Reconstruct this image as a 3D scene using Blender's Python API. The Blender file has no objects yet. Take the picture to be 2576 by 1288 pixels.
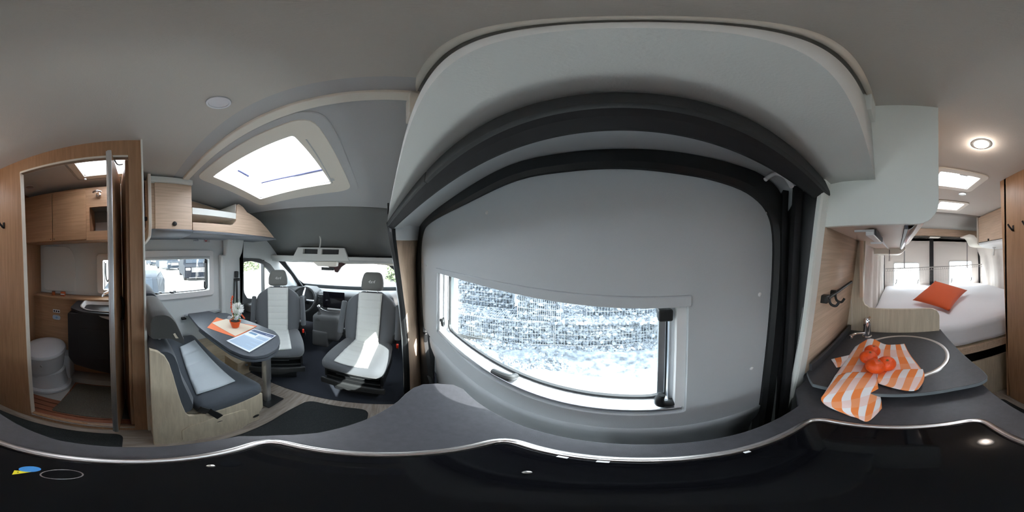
import bpy, bmesh, math, random
from mathutils import Vector, Matrix
S = bpy.context.scene
C = S.collection
R = math.radians

# ------------------------------------------------------------------ camera, world, sun, exposure
HC = 1.30                                   # camera height above the van floor
PITCH = R(1.0)                              # the van stands nose up by one degree
UF = 970.0                                  # the column of the panorama that looks straight ahead
def ray(u, v):
    a = (u-UF)/2576*2*math.pi; e = (.5-v/1288)*math.pi
    d = Vector((math.cos(e)*math.cos(a), -math.cos(e)*math.sin(a), math.sin(e)))
    return Vector((d.x*math.cos(PITCH)+d.z*math.sin(PITCH), d.y, -d.x*math.sin(PITCH)+d.z*math.cos(PITCH)))
O = Vector((0, 0, HC))
def P(u, v, x=None, y=None, z=None):
    d = ray(u, v)
    t = x/d.x if x is not None else y/d.y if y is not None else (z-HC)/d.z
    return O+d*t
cam = bpy.data.cameras.new('camera'); camo = bpy.data.objects.new('camera', cam); C.objects.link(camo)
cam.type = 'PANO'; cam.panorama_type = 'EQUIRECTANGULAR'
cam.clip_start = .01; cam.clip_end = 300
fw = ray(1288, 644); up = ray(1288, 0); rt = fw.cross(up)
m = Matrix((rt, up, -fw)).transposed().to_4x4(); m.translation = O; camo.matrix_world = m
S.camera = camo
w = bpy.data.worlds.new('sky'); S.world = w; w.use_nodes = True
nt = w.node_tree; bg = nt.nodes['Background']
sky = nt.nodes.new('ShaderNodeTexSky'); sky.sky_type = 'HOSEK_WILKIE'
SUN = Vector((-1.2, -.82, 1.0)).normalized()
sky.sun_direction = SUN; sky.turbidity = 6; sky.ground_albedo = .4
mixw = nt.nodes.new('ShaderNodeMix'); mixw.data_type = 'RGBA'; mixw.inputs[0].default_value = .8
nt.links.new(sky.outputs[0], mixw.inputs[6]); mixw.inputs[7].default_value = (.90, .95, 1.0, 1)
nt.links.new(mixw.outputs[2], bg.inputs[0]); bg.inputs[1].default_value = 11.0
sl = bpy.data.lights.new('sun', 'SUN'); so = bpy.data.objects.new('sun', sl); C.objects.link(so)
sl.energy = 17; sl.angle = R(.6); sl.color = (1, .96, .9)
so.rotation_euler = SUN.to_track_quat('Z', 'Y').to_euler(); so.location = (3, -4, 6)
S.view_settings.view_transform = 'Standard'; S.view_settings.look = 'None'
S.view_settings.gamma = 1; S.view_settings.use_curve_mapping = False
S.view_settings.exposure = 0.42
S.cycles.max_bounces = 10; S.cycles.diffuse_bounces = 6; S.cycles.transparent_max_bounces = 16
S.cycles.sample_clamp_indirect = 6; S.cycles.use_denoising = True
def portal(name, loc, n, sx, sy):
    l = bpy.data.lights.new(name, 'AREA'); l.shape = 'RECTANGLE'; l.size = sx; l.size_y = sy
    o = bpy.data.objects.new(name, l); C.objects.link(o); o.location = loc
    o.rotation_euler = Vector(n).to_track_quat('-Z', 'Y').to_euler(); l.cycles.is_portal = True
portal('portal', (.75, .63, 1.97), (0, 0, -1), .60, .70)
portal('portal', (.42, -.44, 1.0), (0, 1, 0), 1.1, .46)
portal('portal', (.42, 1.56, 1.1), (0, -1, 0), .8, .42)
portal('portal', (2.75, .6, 1.0), (-1, 0, -.3), 1.9, .8)
portal('portal', (1.5, 1.6, 1.0), (0, -1, 0), .9, .6)
portal('portal', (-2.85, .15, 1.0), (1, 0, 0), .5, .5)
portal('portal', (-2.85, 1.1, 1.0), (1, 0, 0), .5, .5)
portal('portal', (-1.09, .43, 2.0), (0, 0, -1), .3, .35)
portal('portal', (-1.72, .57, 2.0), (0, 0, -1), .3, .35)
portal('portal', (-.17, .98, 2.0), (0, 0, -1), .4, .35)

# ------------------------------------------------------------------ materials
MT = {}
def lin(c): return tuple(((x/255+.055)/1.055)**2.4 if x > 10 else x/255/12.92 for x in c)
def mat(name, col, rough=.6, metal=0, bump=0, bscale=60, coat=0, var=0, vscale=8, spec=.5, emit=None, sheen=0):
    m = bpy.data.materials.new(name); m.use_nodes = True; t = m.node_tree; b = t.nodes['Principled BSDF']
    b.inputs['Base Color'].default_value = (*col, 1); b.inputs['Roughness'].default_value = rough
    b.inputs['Metallic'].default_value = metal; b.inputs['Coat Weight'].default_value = coat
    b.inputs['Specular IOR Level'].default_value = spec; b.inputs['Sheen Weight'].default_value = sheen
    if emit: b.inputs['Emission Color'].default_value = (*emit[0], 1); b.inputs['Emission Strength'].default_value = emit[1]
    tc = t.nodes.new('ShaderNodeTexCoord')
    if var:
        n = t.nodes.new('ShaderNodeTexNoise'); n.inputs['Scale'].default_value = vscale; n.inputs['Detail'].default_value = 5
        t.links.new(tc.outputs['Object'], n.inputs['Vector'])
        r = t.nodes.new('ShaderNodeValToRGB'); r.color_ramp.elements[0].position = .3; r.color_ramp.elements[1].position = .7
        r.color_ramp.elements[0].color = (*[max(0, c*(1-var)) for c in col], 1); r.color_ramp.elements[1].color = (*[min(1, c*(1+var)) for c in col], 1)
        t.links.new(n.outputs[0], r.inputs[0]); t.links.new(r.outputs[0], b.inputs['Base Color'])
    if bump:
        n2 = t.nodes.new('ShaderNodeTexNoise'); n2.inputs['Scale'].default_value = bscale; n2.inputs['Detail'].default_value = 3
        bp = t.nodes.new('ShaderNodeBump'); bp.inputs['Strength'].default_value = bump; bp.inputs['Distance'].default_value = .002
        t.links.new(tc.outputs['Object'], n2.inputs['Vector']); t.links.new(n2.outputs[0], bp.inputs['Height']); t.links.new(bp.outputs[0], b.inputs['Normal'])
    MT[name] = m; return m
def wood(name, c1, c2, scale, rough=.45, coord='Object'):
    m = bpy.data.materials.new(name); m.use_nodes = True; t = m.node_tree; b = t.nodes['Principled BSDF']
    tc = t.nodes.new('ShaderNodeTexCoord'); mp = t.nodes.new('ShaderNodeMapping'); mp.inputs['Scale'].default_value = scale
    n = t.nodes.new('ShaderNodeTexNoise'); n.inputs['Scale'].default_value = 6; n.inputs['Detail'].default_value = 8; n.inputs['Roughness'].default_value = .6
    n.inputs['Distortion'].default_value = .4
    r = t.nodes.new('ShaderNodeValToRGB'); r.color_ramp.elements[0].position = .36; r.color_ramp.elements[1].position = .64
    r.color_ramp.elements[0].color = (*c1, 1); r.color_ramp.elements[1].color = (*c2, 1)
    t.links.new(tc.outputs[coord], mp.inputs[0]); t.links.new(mp.outputs[0], n.inputs['Vector']); t.links.new(n.outputs[0], r.inputs[0])
    t.links.new(r.outputs[0], b.inputs['Base Color']); b.inputs['Roughness'].default_value = rough
    MT[name] = m; return m
WA, WB = (.56, .41, .295), (.69, .52, .39)
WC, WD = (.36, .205, .11), (.45, .265, .15)
W_X = wood('oak_grain_along', WA, WB, (.7, 14, 14)); W_Y = wood('oak_grain_across', WA, WB, (14, .7, 14)); W_Z = wood('oak_grain_upright', WA, WB, (14, 14, .7))
W_XD = wood('oak_dark_along', WC, WD, (.7, 14, 14)); W_ZD = wood('oak_dark_upright', WC, WD, (14, 14, .7))
W_P = wood('pale_oak', (.50, .42, .31), (.62, .53, .40), (12, 12, .8))
W_PX = wood('pale_oak_lengthwise', (.52, .42, .29), (.62, .51, .37), (.8, 12, 12))
W_F = wood('plank_floor', (.22, .18, .15), (.36, .31, .27), (1, 9, 9), .5)
W_T = wood('teak_slats', (.25, .09, .045), (.34, .13, .07), (2, 20, 20), .5)
CEIL = mat('ceiling_fleece', (.60, .57, .53), .95, bump=.3, bscale=300)
HEAD = mat('headliner_fleece', (.50, .51, .52), .95, bump=.3, bscale=300)
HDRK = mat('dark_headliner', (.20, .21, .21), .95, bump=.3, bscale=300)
WALL = mat('grey_lining', (.68, .71, .71), .85, bump=.2, bscale=250)
DOOR = mat('door_lining', (.52, .55, .57), .7, bump=.15, bscale=400)
REARL = mat('rear_lining', (.76, .71, .67), .85, bump=.2, bscale=250)
WHITE = mat('white_panel', (.86, .88, .84), .55, bump=.1, bscale=500)
WPL = mat('white_plastic', (.80, .80, .80), .35)
POD = mat('cove_lining', (.64, .65, .63), .8, bump=.2, bscale=300)
CREAM = mat('cream_trim', (.80, .76, .68), .45)
BLK = mat('black_plastic', (.012, .013, .014), .45)
BLKM = mat('black_trim', (.028, .03, .031), .55, bump=.15, bscale=300)
RUB = mat('black_rubber', (.010, .010, .012), .7)
TOP = mat('charcoal_worktop', (.050, .049, .055), .36, var=.12, vscale=90, bump=.1, bscale=500)
TOPE = mat('grey_edging', (.15, .165, .175), .5)
TABLE = mat('charcoal_table', (.075, .085, .10), .42, var=.1, vscale=60)
GLS = mat('black_glass', (.0035, .0035, .0045), .05, spec=.35)
CHR = mat('chrome', (.85, .85, .88), .12, 1)
STEEL = mat('brushed_steel', (.72, .68, .66), .28, 1)
ALU = mat('aluminium', (.75, .77, .80), .35, 1)
FABD = mat('bench_charcoal', (.050, .060, .075), .85, bump=.5, bscale=700, sheen=.15)
FAB = mat('charcoal_fabric', (.10, .108, .118), .85, bump=.5, bscale=700, sheen=.25)
FABL = mat('pale_fabric', (.62, .64, .62), .8, bump=.4, bscale=500, sheen=.2)
FABW = mat('bench_fabric', (.42, .46, .49), .8, bump=.4, bscale=500, sheen=.2)
FABH = mat('headrest_fabric', (.15, .155, .145), .85, bump=.5, bscale=700, sheen=.3)
CARP = mat('cab_carpet', (.018, .022, .032), 1, bump=.8, bscale=500)
MATC = mat('loop_mat', (.022, .026, .028), 1, bump=1, bscale=350, var=.35, vscale=200)
MATB = mat('mat_border', (.010, .011, .013), .9)
MATG = mat('bath_mat', (.13, .12, .10), 1, bump=1, bscale=300, var=.25, vscale=150)
CER = mat('toilet_plastic', (.62, .64, .68), .25)
TRAY = mat('shower_tray', (.55, .54, .53), .4)
DK = mat('dark_cupboard', (.018, .016, .018), .5)
DASH = mat('dashboard', (.035, .037, .040), .6, bump=.3, bscale=400)
DASHL = mat('dashboard_light', (.085, .088, .09), .6)
SCR = mat('screen', (.006, .005, .008), .08)
SHEET = mat('bed_sheet', (.80, .79, .82), .9, bump=.3, bscale=40)
ORG = mat('orange_fabric', (.62, .075, .004), .85, bump=.5, bscale=600, sheen=.2)
PEEL = mat('tangerine_peel', (.85, .085, .004), .32, bump=.6, bscale=250)
GRN = mat('green_calyx', (.05, .10, .02), .7)
LEAF = mat('leaf', (.05, .20, .03), .5)
PETAL = mat('white_petal', (.95, .95, .93), .6)
POT = mat('orange_pot', (.78, .10, .012), .3)
ORP = mat('orange_paper', (.80, .20, .08), .8)
BEI = mat('beige_paper', (.68, .60, .48), .8)
PAP = mat('printed_paper', (.78, .82, .88), .5)
BLU = mat('print_blue', (.035, .07, .17), .5)
BLP = mat('print_pale', (.42, .55, .70), .6)
RED = mat('red_plastic', (.65, .03, .01), .4)
SBL = mat('blue_sticker', (.05, .27, .65), .5)
SYE = mat('yellow_sticker', (.80, .66, .02), .5)
SOIL = mat('soil', (.03, .02, .015), 1)
LAMP = mat('lamp_diffuser', (.45, .46, .48), .5)
RINGL = mat('lit_ring', (.9, .9, .9), .5, emit=((1, .97, .92), 3))
NET = mat('net_cord', (.45, .42, .40), .8)
STONE = mat('grey_stone', (.14, .16, .185), .9, var=.7, vscale=9, bump=.5, bscale=30)
STONE2 = mat('pale_stone', (.24, .26, .28), .9, var=.6, vscale=7, bump=.5, bscale=30)
GRAV = mat('pale_gravel', (.30, .29, .27), 1, var=.45, vscale=22, bump=1, bscale=60)
PAVE = mat('pale_paving', (.36, .35, .34), 1, var=.15, vscale=2)
WIRE = mat('galvanised_wire', (.38, .44, .50), .5, .3)
CARB = mat('car_paint_dark', (.003, .0045, .008), .6, spec=.12)
CARS = mat('car_paint_grey', (.010, .014, .020), .6, spec=.15)
CARG = mat('car_glass', (.012, .018, .026), .3, spec=.2)
TYRE = mat('tyre', (.01, .01, .011), .9)
FOL = mat('foliage', (.16, .19, .10), .9, var=.6, vscale=6)
BLIND = mat('blind_cassette', (.55, .57, .58), .5)
def glass(name, tint, refl=.06, bleach=None):
    m = bpy.data.materials.new(name); m.use_nodes = True; t = m.node_tree
    for n in list(t.nodes):
        if n.type != 'OUTPUT_MATERIAL': t.nodes.remove(n)
    out = [n for n in t.nodes][0]; a = t.nodes.new('ShaderNodeBsdfTransparent'); a.inputs[0].default_value = (*tint, 1)
    g = t.nodes.new('ShaderNodeBsdfGlossy'); g.inputs['Roughness'].default_value = .02
    x = t.nodes.new('ShaderNodeMixShader'); x.inputs[0].default_value = refl
    t.links.new(a.outputs[0], x.inputs[1]); t.links.new(g.outputs[0], x.inputs[2]); t.links.new(x.outputs[0], out.inputs[0])
    MT[name] = m; return m
GLASS = glass('window_glass', (.92, .96, .97)); 
FROST = bpy.data.materials.new('milky_acrylic'); FROST.use_nodes = True
_b = FROST.node_tree.nodes['Principled BSDF']; _b.inputs['Base Color'].default_value = (.92, .95, 1, 1)
_b.inputs['Transmission Weight'].default_value = .0
_t = FROST.node_tree; _tr = _t.nodes.new('ShaderNodeBsdfTranslucent'); _tr.inputs[0].default_value = (.95, .97, 1, 1)
_tp = _t.nodes.new('ShaderNodeBsdfTransparent'); _mx = _t.nodes.new('ShaderNodeMixShader'); _mx.inputs[0].default_value = .04
_t.links.new(_tr.outputs[0], _mx.inputs[1]); _t.links.new(_tp.outputs[0], _mx.inputs[2])
_t.links.new(_mx.outputs[0], [n for n in _t.nodes if n.type == 'OUTPUT_MATERIAL'][0].inputs[0])

# ------------------------------------------------------------------ mesh helpers
OFF = {}
def link(name, me, mt, parent=None, smooth=False, bevel=0, seg=3, angle=35):
    o = bpy.data.objects.new(name, me); C.objects.link(o)
    if mt: me.materials.append(mt)
    if smooth or bevel:
        for p in me.polygons: p.use_smooth = True
        me.set_sharp_from_angle(angle=R(angle))
    if bevel:
        b = o.modifiers.new('bevel', 'BEVEL'); b.width = bevel; b.segments = seg; b.limit_method = 'ANGLE'; b.angle_limit = R(35); b.harden_normals = True
    if parent:
        o.parent = parent; off = OFF[parent.name]
        if off.length: me.transform(Matrix.Translation(-off))
        OFF[o.name] = off
    else: OFF[o.name] = Vector((0, 0, 0))
    return o
def mk(name, V, F, mt, parent=None, smooth=False, bevel=0, **k):
    me = bpy.data.meshes.new(name); me.from_pydata([tuple(v) for v in V], [], F); me.update()
    bm = bmesh.new(); bm.from_mesh(me); bmesh.ops.recalc_face_normals(bm, faces=bm.faces); bm.to_mesh(me); bm.free()
    return link(name, me, mt, parent, smooth, bevel, **k)
def frombm(name, bm, mt, parent=None, smooth=False, bevel=0, **k):
    bmesh.ops.recalc_face_normals(bm, faces=bm.faces)
    me = bpy.data.meshes.new(name); bm.to_mesh(me); bm.free(); return link(name, me, mt, parent, smooth, bevel, **k)
def boxbm(bm, a, b, M=None):
    (x0, y0, z0), (x1, y1, z1) = a, b
    vs = [Vector((x, y, z)) for x in (x0, x1) for y in (y0, y1) for z in (z0, z1)]
    if M: vs = [M @ v for v in vs]
    v = [bm.verts.new(q) for q in vs]
    for f in ((0, 1, 3, 2), (4, 6, 7, 5), (0, 4, 5, 1), (2, 3, 7, 6), (0, 2, 6, 4), (1, 5, 7, 3)): bm.faces.new([v[i] for i in f])
def box(name, a, b, mt, parent=None, bevel=0, **k):
    bm = bmesh.new(); boxbm(bm, a, b); return frombm(name, bm, mt, parent, bevel=bevel, **k)
def rp(pts, r, n=5):                        # rounded closed polygon; a third entry overrides the radius of that corner
    out = []; N = len(pts)
    for i, p in enumerate(pts):
        rr = p[2] if len(p) > 2 else r
        p0 = Vector(pts[i-1][:2]); p1 = Vector(p[:2]); p2 = Vector(pts[(i+1) % N][:2])
        a = (p0-p1); b = (p2-p1); la, lb = a.length, b.length
        if rr <= 0 or la < 1e-6 or lb < 1e-6: out.append(tuple(p1)); continue
        d = min(rr, la*.49, lb*.49); a = p1+a/la*d; b = p1+b/lb*d
        for k in range(n+1):
            t = k/n; q = a.lerp(p1, t).lerp(p1.lerp(b, t), t); out.append(tuple(q))
    return out
def prism(name, outer, fn, thick, mt, parent=None, holes=(), bevel=0, smooth=False, **k):
    # outer/holes: 2-D outlines, fn(a, b) -> point, thick: offset vector of the back side
    bm = bmesh.new(); T = Vector(thick); loops = [list(outer)]+[list(h) for h in holes]; fr = []; bk = []
    for L in loops:
        fr.append([bm.verts.new(Vector(fn(*p[:2]))) for p in L])
    edges = []
    for L in fr:
        for i in range(len(L)): edges.append(bm.edges.new((L[i-1], L[i])))
    if len(loops) == 1:
        f = bm.faces.new(fr[0]); f.normal_update(); bmesh.ops.triangulate(bm, faces=[f])
    else: bmesh.ops.triangle_fill(bm, edges=edges, use_beauty=True)
    fs = list(bm.faces)
    mp = {}
    for L in fr:
        for v in L: mp[v] = bm.verts.new(v.co+T)
    for f in fs:
        try: bm.faces.new([mp[v] for v in reversed(f.verts)])
        except Exception: pass
    for L in fr:
        for i in range(len(L)):
            a, b = L[i-1], L[i]; bm.faces.new((a, b, mp[b], mp[a]))
    bmesh.ops.recalc_face_normals(bm, faces=bm.faces)
    if len(loops) == 1: bmesh.ops.dissolve_limit(bm, angle_limit=R(.5), verts=bm.verts, edges=bm.edges)
    return frombm(name, bm, mt, parent, bevel=bevel, smooth=smooth, **k)
def loft(name, rings, mt, parent=None, closed=False, caps=False, smooth=True, thick=0, **k):
    n = len(rings[0]); V = [v for r in rings for v in r]; F = []
    for i in range(len(rings)-1):
        for j in range(n if closed else n-1):
            a = i*n+j; b = i*n+(j+1) % n; F.append((a, b, b+n, a+n))
    if caps: F.append(tuple(range(n))[::-1]); F.append(tuple((len(rings)-1)*n+j for j in range(n)))
    o = mk(name, V, F, mt, parent, smooth=smooth, **k)
    if thick:
        s = o.modifiers.new('solid', 'SOLIDIFY'); s.thickness = thick; s.offset = 0
    return o
def tubebm(bm, pts, r, seg=10, caps=True):
    pts = [Vector(p) for p in pts]; rings = []; prev = None
    for i, p in enumerate(pts):
        t = (pts[min(i+1, len(pts)-1)]-pts[max(i-1, 0)]).normalized()
        if prev is None:
            a = Vector((0, 0, 1)) if abs(t.z) < .9 else Vector((1, 0, 0)); n = t.cross(a).normalized()
        else: n = (prev-t*prev.dot(t)).normalized()
        prev = n; b = t.cross(n); rr = r[i] if isinstance(r, (list, tuple)) else r
        rings.append([bm.verts.new(p+(n*math.cos(2*math.pi*k/seg)+b*math.sin(2*math.pi*k/seg))*rr) for k in range(seg)])
    for i in range(len(rings)-1):
        for k in range(seg): bm.faces.new((rings[i][k], rings[i][(k+1) % seg], rings[i+1][(k+1) % seg], rings[i+1][k]))
    if caps: bm.faces.new(rings[0][::-1]); bm.faces.new(rings[-1])
def tube(name, pts, r, mt, parent=None, seg=12, **k):
    bm = bmesh.new(); tubebm(bm, pts, r, seg); return frombm(name, bm, mt, parent, smooth=True, **k)
def spl(pts, n=6):
    pts = [Vector(p) for p in pts]; out = []
    for i in range(len(pts)-1):
        p0 = pts[max(i-1, 0)]; p1 = pts[i]; p2 = pts[i+1]; p3 = pts[min(i+2, len(pts)-1)]
        for k in range(n):
            t = k/n; out.append(.5*((2*p1)+(p2-p0)*t+(2*p0-5*p1+4*p2-p3)*t*t+(3*p1-p0-3*p2+p3)*t**3))
    out.append(pts[-1]); return out
def lathe(name, prof, c, mt, parent=None, seg=32, axis=None, sx=1, sy=1, **k):
    c = Vector(c); q = Vector(axis).to_track_quat('Z', 'Y') if axis else None
    rings = []
    for r, z in prof:
        rg = []
        for i in range(seg):
            a = 2*math.pi*i/seg; p = Vector((r*math.cos(a)*sx, r*math.sin(a)*sy, z))
            rg.append(c+(q @ p if q else p))
        rings.append(rg)
    return loft(name, rings, mt, parent, closed=True, caps=True, **k)
def rbox(name, c, half, r, mt, parent=None, fn=None, n=8, rot=None):
    bm = bmesh.new(); bmesh.ops.create_cube(bm, size=2)
    bmesh.ops.subdivide_edges(bm, edges=bm.edges, cuts=n, use_grid_fill=True)
    h = Vector(half); c = Vector(c)
    for v in bm.verts:
        p = Vector((math.copysign(abs(v.co.x)**.8, v.co.x)*h.x, math.copysign(abs(v.co.y)**.8, v.co.y)*h.y, math.copysign(abs(v.co.z)**.8, v.co.z)*h.z))
        q = Vector([max(-(h[i]-min(r, h[i])), min(h[i]-min(r, h[i]), p[i])) for i in range(3)])
        d = p-q; L = d.length
        if L > 1e-9: p = q+d/L*min(r, max(h)) if L > 1e-9 else p
        # keep inside the half sizes
        p = Vector([max(-h[i], min(h[i], p[i])) for i in range(3)])
        if fn: p = Vector(fn(p))
        if rot: p = rot @ p
        v.co = p+c
    return frombm(name, bm, mt, parent, smooth=True, angle=60)
def text(name, s, size, M, mt, parent=None, depth=.0006, align='CENTER'):
    cu = bpy.data.curves.new('t', 'FONT'); cu.body = s; cu.size = size; cu.extrude = depth; cu.align_x = align; cu.align_y = 'CENTER'; cu.shear = .3 if '4' in s else 0
    o = bpy.data.objects.new('t', cu); C.objects.link(o); bpy.context.view_layer.update()
    me = bpy.data.meshes.new_from_object(o.evaluated_get(bpy.context.evaluated_depsgraph_get())); bpy.data.objects.remove(o)
    me.transform(M); return link(name, me, mt, parent)
def thing(name, label, cat, loc=(0, 0, 0), rotz=0, group=None, local=False):
    o = bpy.data.objects.new(name, None); C.objects.link(o); o.empty_display_size = .1
    o.location = loc; o.rotation_euler = (0, 0, rotz); OFF[o.name] = Vector((0, 0, 0)) if local else Vector(loc)
    o['label'] = label; o['category'] = cat
    if group: o['group'] = group
    return o
def tag(o, label, cat, group=None, kind=None):
    o['label'] = label; o['category'] = cat
    if group: o['group'] = group
    if kind: o['kind'] = kind
    return o
def st(o): o['kind'] = 'structure'; return o
def stE(name, loc=(0, 0, 0), rotz=0):
    o = bpy.data.objects.new(name, None); C.objects.link(o); o.location = loc; o.rotation_euler = (0, 0, rotz)
    OFF[o.name] = Vector((0, 0, 0)); o['kind'] = 'structure'; return o
def part(o, label): o['label'] = label; return o
def cap_origin(o):
    # moves the origin of a single-mesh thing to the middle of its base
    me = o.data; xs = [v.co for v in me.vertices]
    c = Vector(((min(v.x for v in xs)+max(v.x for v in xs))/2, (min(v.y for v in xs)+max(v.y for v in xs))/2, min(v.z for v in xs)))
    me.transform(Matrix.Translation(-c)); o.location = c; OFF[o.name] = c; return o
XZ = lambda y: (lambda a, b: (a, y, b))
XY = lambda z: (lambda a, b: (a, b, z))
YZ = lambda x: (lambda a, b: (x, a, b))
def rect(a0, a1, b0, b1): return [(a0, b0), (a1, b0), (a1, b1), (a0, b1)]
#PARTS
def PL(u, v, pt, n):
    d = ray(u, v); n = Vector(n); return O+d*((Vector(pt)-O).dot(n)/d.dot(n))
# ================================================================== the shell of the van
fl = st(box('floor', (-2.75, -.45, -.05), (.975, 1.56, 0), W_F))
st(box('floor', (.975, -.45, -.05), (2.7, 1.6, .008), CARP))
HOLE1 = rect(-1.215, -.985, .27, .555); HOLE2 = rect(-1.85, -1.60, .44, .70); HOLEB = rect(-.30, -.015, .865, 1.09)
st(prism('ceiling', rect(-2.72, .39, -.44, 1.56), XY(1.915), (0, 0, .07), CEIL, holes=[rp(h, .03) for h in (HOLE1, HOLE2, HOLEB)]))
# headliner over the cab, sloping down to the front
HZ = lambda x: 1.90-.2*(x-.4)
hd = lambda a, b: (a, b, HZ(a))
EDGE = [(.30, 1.56), (1.10, 1.56), (1.187, 1.26), (1.225, 1.00), (1.262, .78), (1.304, .571), (1.335, .40), (1.367, .234), (1.44, .05), (1.60, -.10), (1.60, -.44), (.30, -.44)]
st(prism('ceiling', EDGE, hd, (0, 0, .04), HEAD, holes=[rp(rect(.535, .975, .335, .935), .03)]))
st(prism('ceiling', rect(.38, 2.3, -.46, 1.58), XY(2.04), (0, 0, .03), HEAD, holes=[rect(.50, 1.00, .29, .98)]))
top = [(1.05, 1.56), (1.187, 1.26), (1.225, 1.00), (1.262, .78), (1.304, .571), (1.335, .40), (1.367, .234), (1.40, .05), (1.44, -.15), (1.44, -.44)]
ys = [1.56, 1.35, 1.05, .80, .571, .40, .234, .05, -.15, -.44]
rings = []
for k in range(9):
    t = k/8; rr = []
    for (x, y), y2 in zip(top, ys):
        s = math.sin(t*math.pi/2)
        rr.append((x+(1.97-x)*(t**.9), y+(y2-y)*t, HZ(x)+(1.222-HZ(x))*(.45*t+.55*t*t)))
    rings.append(rr)
st(loft('ceiling', rings, HDRK, thick=.01))
st(box('trim_1', (.385, -.44, 1.885), (.43, 1.56, 1.916), CREAM, bevel=.006))
# left wall with its window openings
LW = 1.49
WL = rp(rect(.115, .785, .925, 1.262), .02); WBA = rp(rect(-.26, .02, .985, 1.268), .03)
def Y(u, v, y): q = P(u, v, y=y); return (q.x, q.z)
CW = rp([Y(u, v, LW) for u, v in ((612, 657), (660, 657), (661, 752), (622, 752), (614, 735))], .02)
CQ = rp([Y(u, v, LW) for u, v in ((665, 660), (676, 675), (690, 693), (694, 750), (665, 752))], .02)
st(prism('wall_left', rect(-2.75, 2.45, -.02, 2.05), XZ(LW), (0, .06, 0), WALL, holes=[WL, WBA, CW, CQ]))
# ribbed linings of the sleeping area
def ribs(name, y0, sgn, x0, x1, z0, z1):
    rings = []
    for i in range(15):
        z = z0+(z1-z0)*i/14; rr = []
        for j in range(61):
            x = x0+(x1-x0)*j/60
            d = .022*max(-1, min(1, 2.2*math.sin((x+.35*math.sin(z*5)*.15)*17)))*(1 if z < 1.32 else max(0, 1-(z-1.32)/.06))
            rr.append((x, y0+sgn*(d+.10*max(0, z-1.3)), z))
        rings.append(rr)
    return st(loft(name, rings, REARL))
ribs('wall_rear_left', 1.455, -1, -2.7, -.93, .5, 1.95)
ribs('wall_rear_right', -.235, 1, -2.7, -.86, .5, 1.95)
# right side outer skin behind the sliding door, cab side, front
st(prism('wall_right', rect(-2.75, 1.40, -.02, 2.05), XZ(-.44), (0, -.03, 0), WALL, holes=[rect(-.17, .98, .70, 1.26)]))
st(prism('wall_right', rect(1.30, 2.5, -.02, 2.05), XZ(-.36), (0, -.05, 0), DASH, holes=[rp([(1.45, .72), (2.35, .76), (2.05, 1.17), (1.5, 1.22)], .05)]))
st(prism('wall_rear', rect(-.46, 1.56, -.02, 2.0), YZ(-2.78), (-.03, 0, 0), REARL, holes=[rect(-.10, .37, .76, 1.26), rect(.83, 1.34, .80, 1.27)]))
# windscreen surround on its raked plane
WPT = (2.60, 0, .68); WN = Vector((.52, 0, .65)).normalized()
WE = Vector((-.65, 0, .52)).normalized()
def ws(a, b): return tuple(Vector(WPT)+WE*b+Vector((0, a, 0)))
def wpx(u, v): q = PL(u, v, WPT, WN); return (q.y, (q-Vector(WPT)).dot(WE))
WSO = [wpx(u, v) for u, v in ((697, 659), (740, 655), (800, 656), (870, 659), (930, 662), (975, 666), (996, 684), (1001, 742), (930, 742), (850, 740), (790, 738), (748, 732), (722, 697))]
st(prism('window_1', [(-.44, -.35), (1.62, -.35), (1.62, .90), (-.44, .90)], ws, WN*.03, DASH, holes=[WSO]))
st(box('wall_front', (2.60, -.46, -.05), (2.66, 1.62, .75), DASH))
st(box('wall_front', (1.98, -.46, 1.215), (2.02, 1.6, 2.05), HDRK))
# side windows: moulded surrounds, cassettes and panes
def window(name, y, x0, x1, z0, z1, hx0, hx1, hz0, hz1):
    o = prism(name, rp(rect(x0, x1, z0, z1), .035), XZ(y), (0, .022, 0), WPL, holes=[rp(rect(hx0, hx1, hz0, hz1), .012)], bevel=.006)
    return st(o)
w2 = window('window_2', LW-.022, .06, .832, .880, 1.345, .125, .778, .935, 1.258)
box('blind_cassette', (.115, LW-.030, 1.262), (.785, LW-.018, 1.285), BLIND, w2, bevel=.004)
prism('seal', rp(rect(.118, .782, .928, 1.262), .03), XZ(LW+.03), (0, .012, 0), BLK, w2, holes=[rp(rect(.128, .768, .938, 1.256), .03)])
prism('pane', rect(.11, .79, .92, 1.27), XZ(LW+.042), (0, .004, 0), GLASS, w2)
def catch(name, parent, x, y, z, s=1, mt=BLK):
    # a curved window catch standing on its boss
    pts = [(x, y, z), (x-.012*s, y-.02, z-.004), (x-.03*s, y-.026, z+.0), (x-.055*s, y-.022, z+.006)]
    bm = bmesh.new(); tubebm(bm, spl(pts), [.008+.003*math.sin(i/18*3.1) for i in range(19)]); boxbm(bm, (x-.012, y-.012, z-.012), (x+.012, y+.02, z+.012))
    return frombm(name, bm, mt, parent, smooth=True)
catch('catch', w2, .42, LW+.02, .942); catch('catch', w2, .28, LW+.02, .938)
bm = bmesh.new(); tubebm(bm, [(.752, LW+.02, .945), (.752, LW+.02, 1.25)], .006); tubebm(bm, [(.738, LW+.02, .97), (.738, LW+.02, 1.24)], .003); boxbm(bm, (.735, LW, 1.215), (.765, LW+.03, 1.235))
frombm('stay', bm, BLK, w2)
tube('catch', spl([(.752, LW+.01, .975), (.738, LW-.01, .958), (.726, LW-.012, .975), (.728, LW-.012, 1.03)]), .009, BLK, w2)
w3 = window('window_3', LW-.024, -.30, .05, .955, 1.325, -.245, .03, .99, 1.265)
prism('pane', rect(-.27, .04, .97, 1.28), XZ(LW+.04), (0, .004, 0), GLASS, w3)
tube('catch', spl([(-.222, LW, 1.24), (-.222, LW, 1.12), (-.205, LW-.02, 1.07), (-.19, LW-.02, 1.10)]), .006, BLK, w3)
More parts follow.
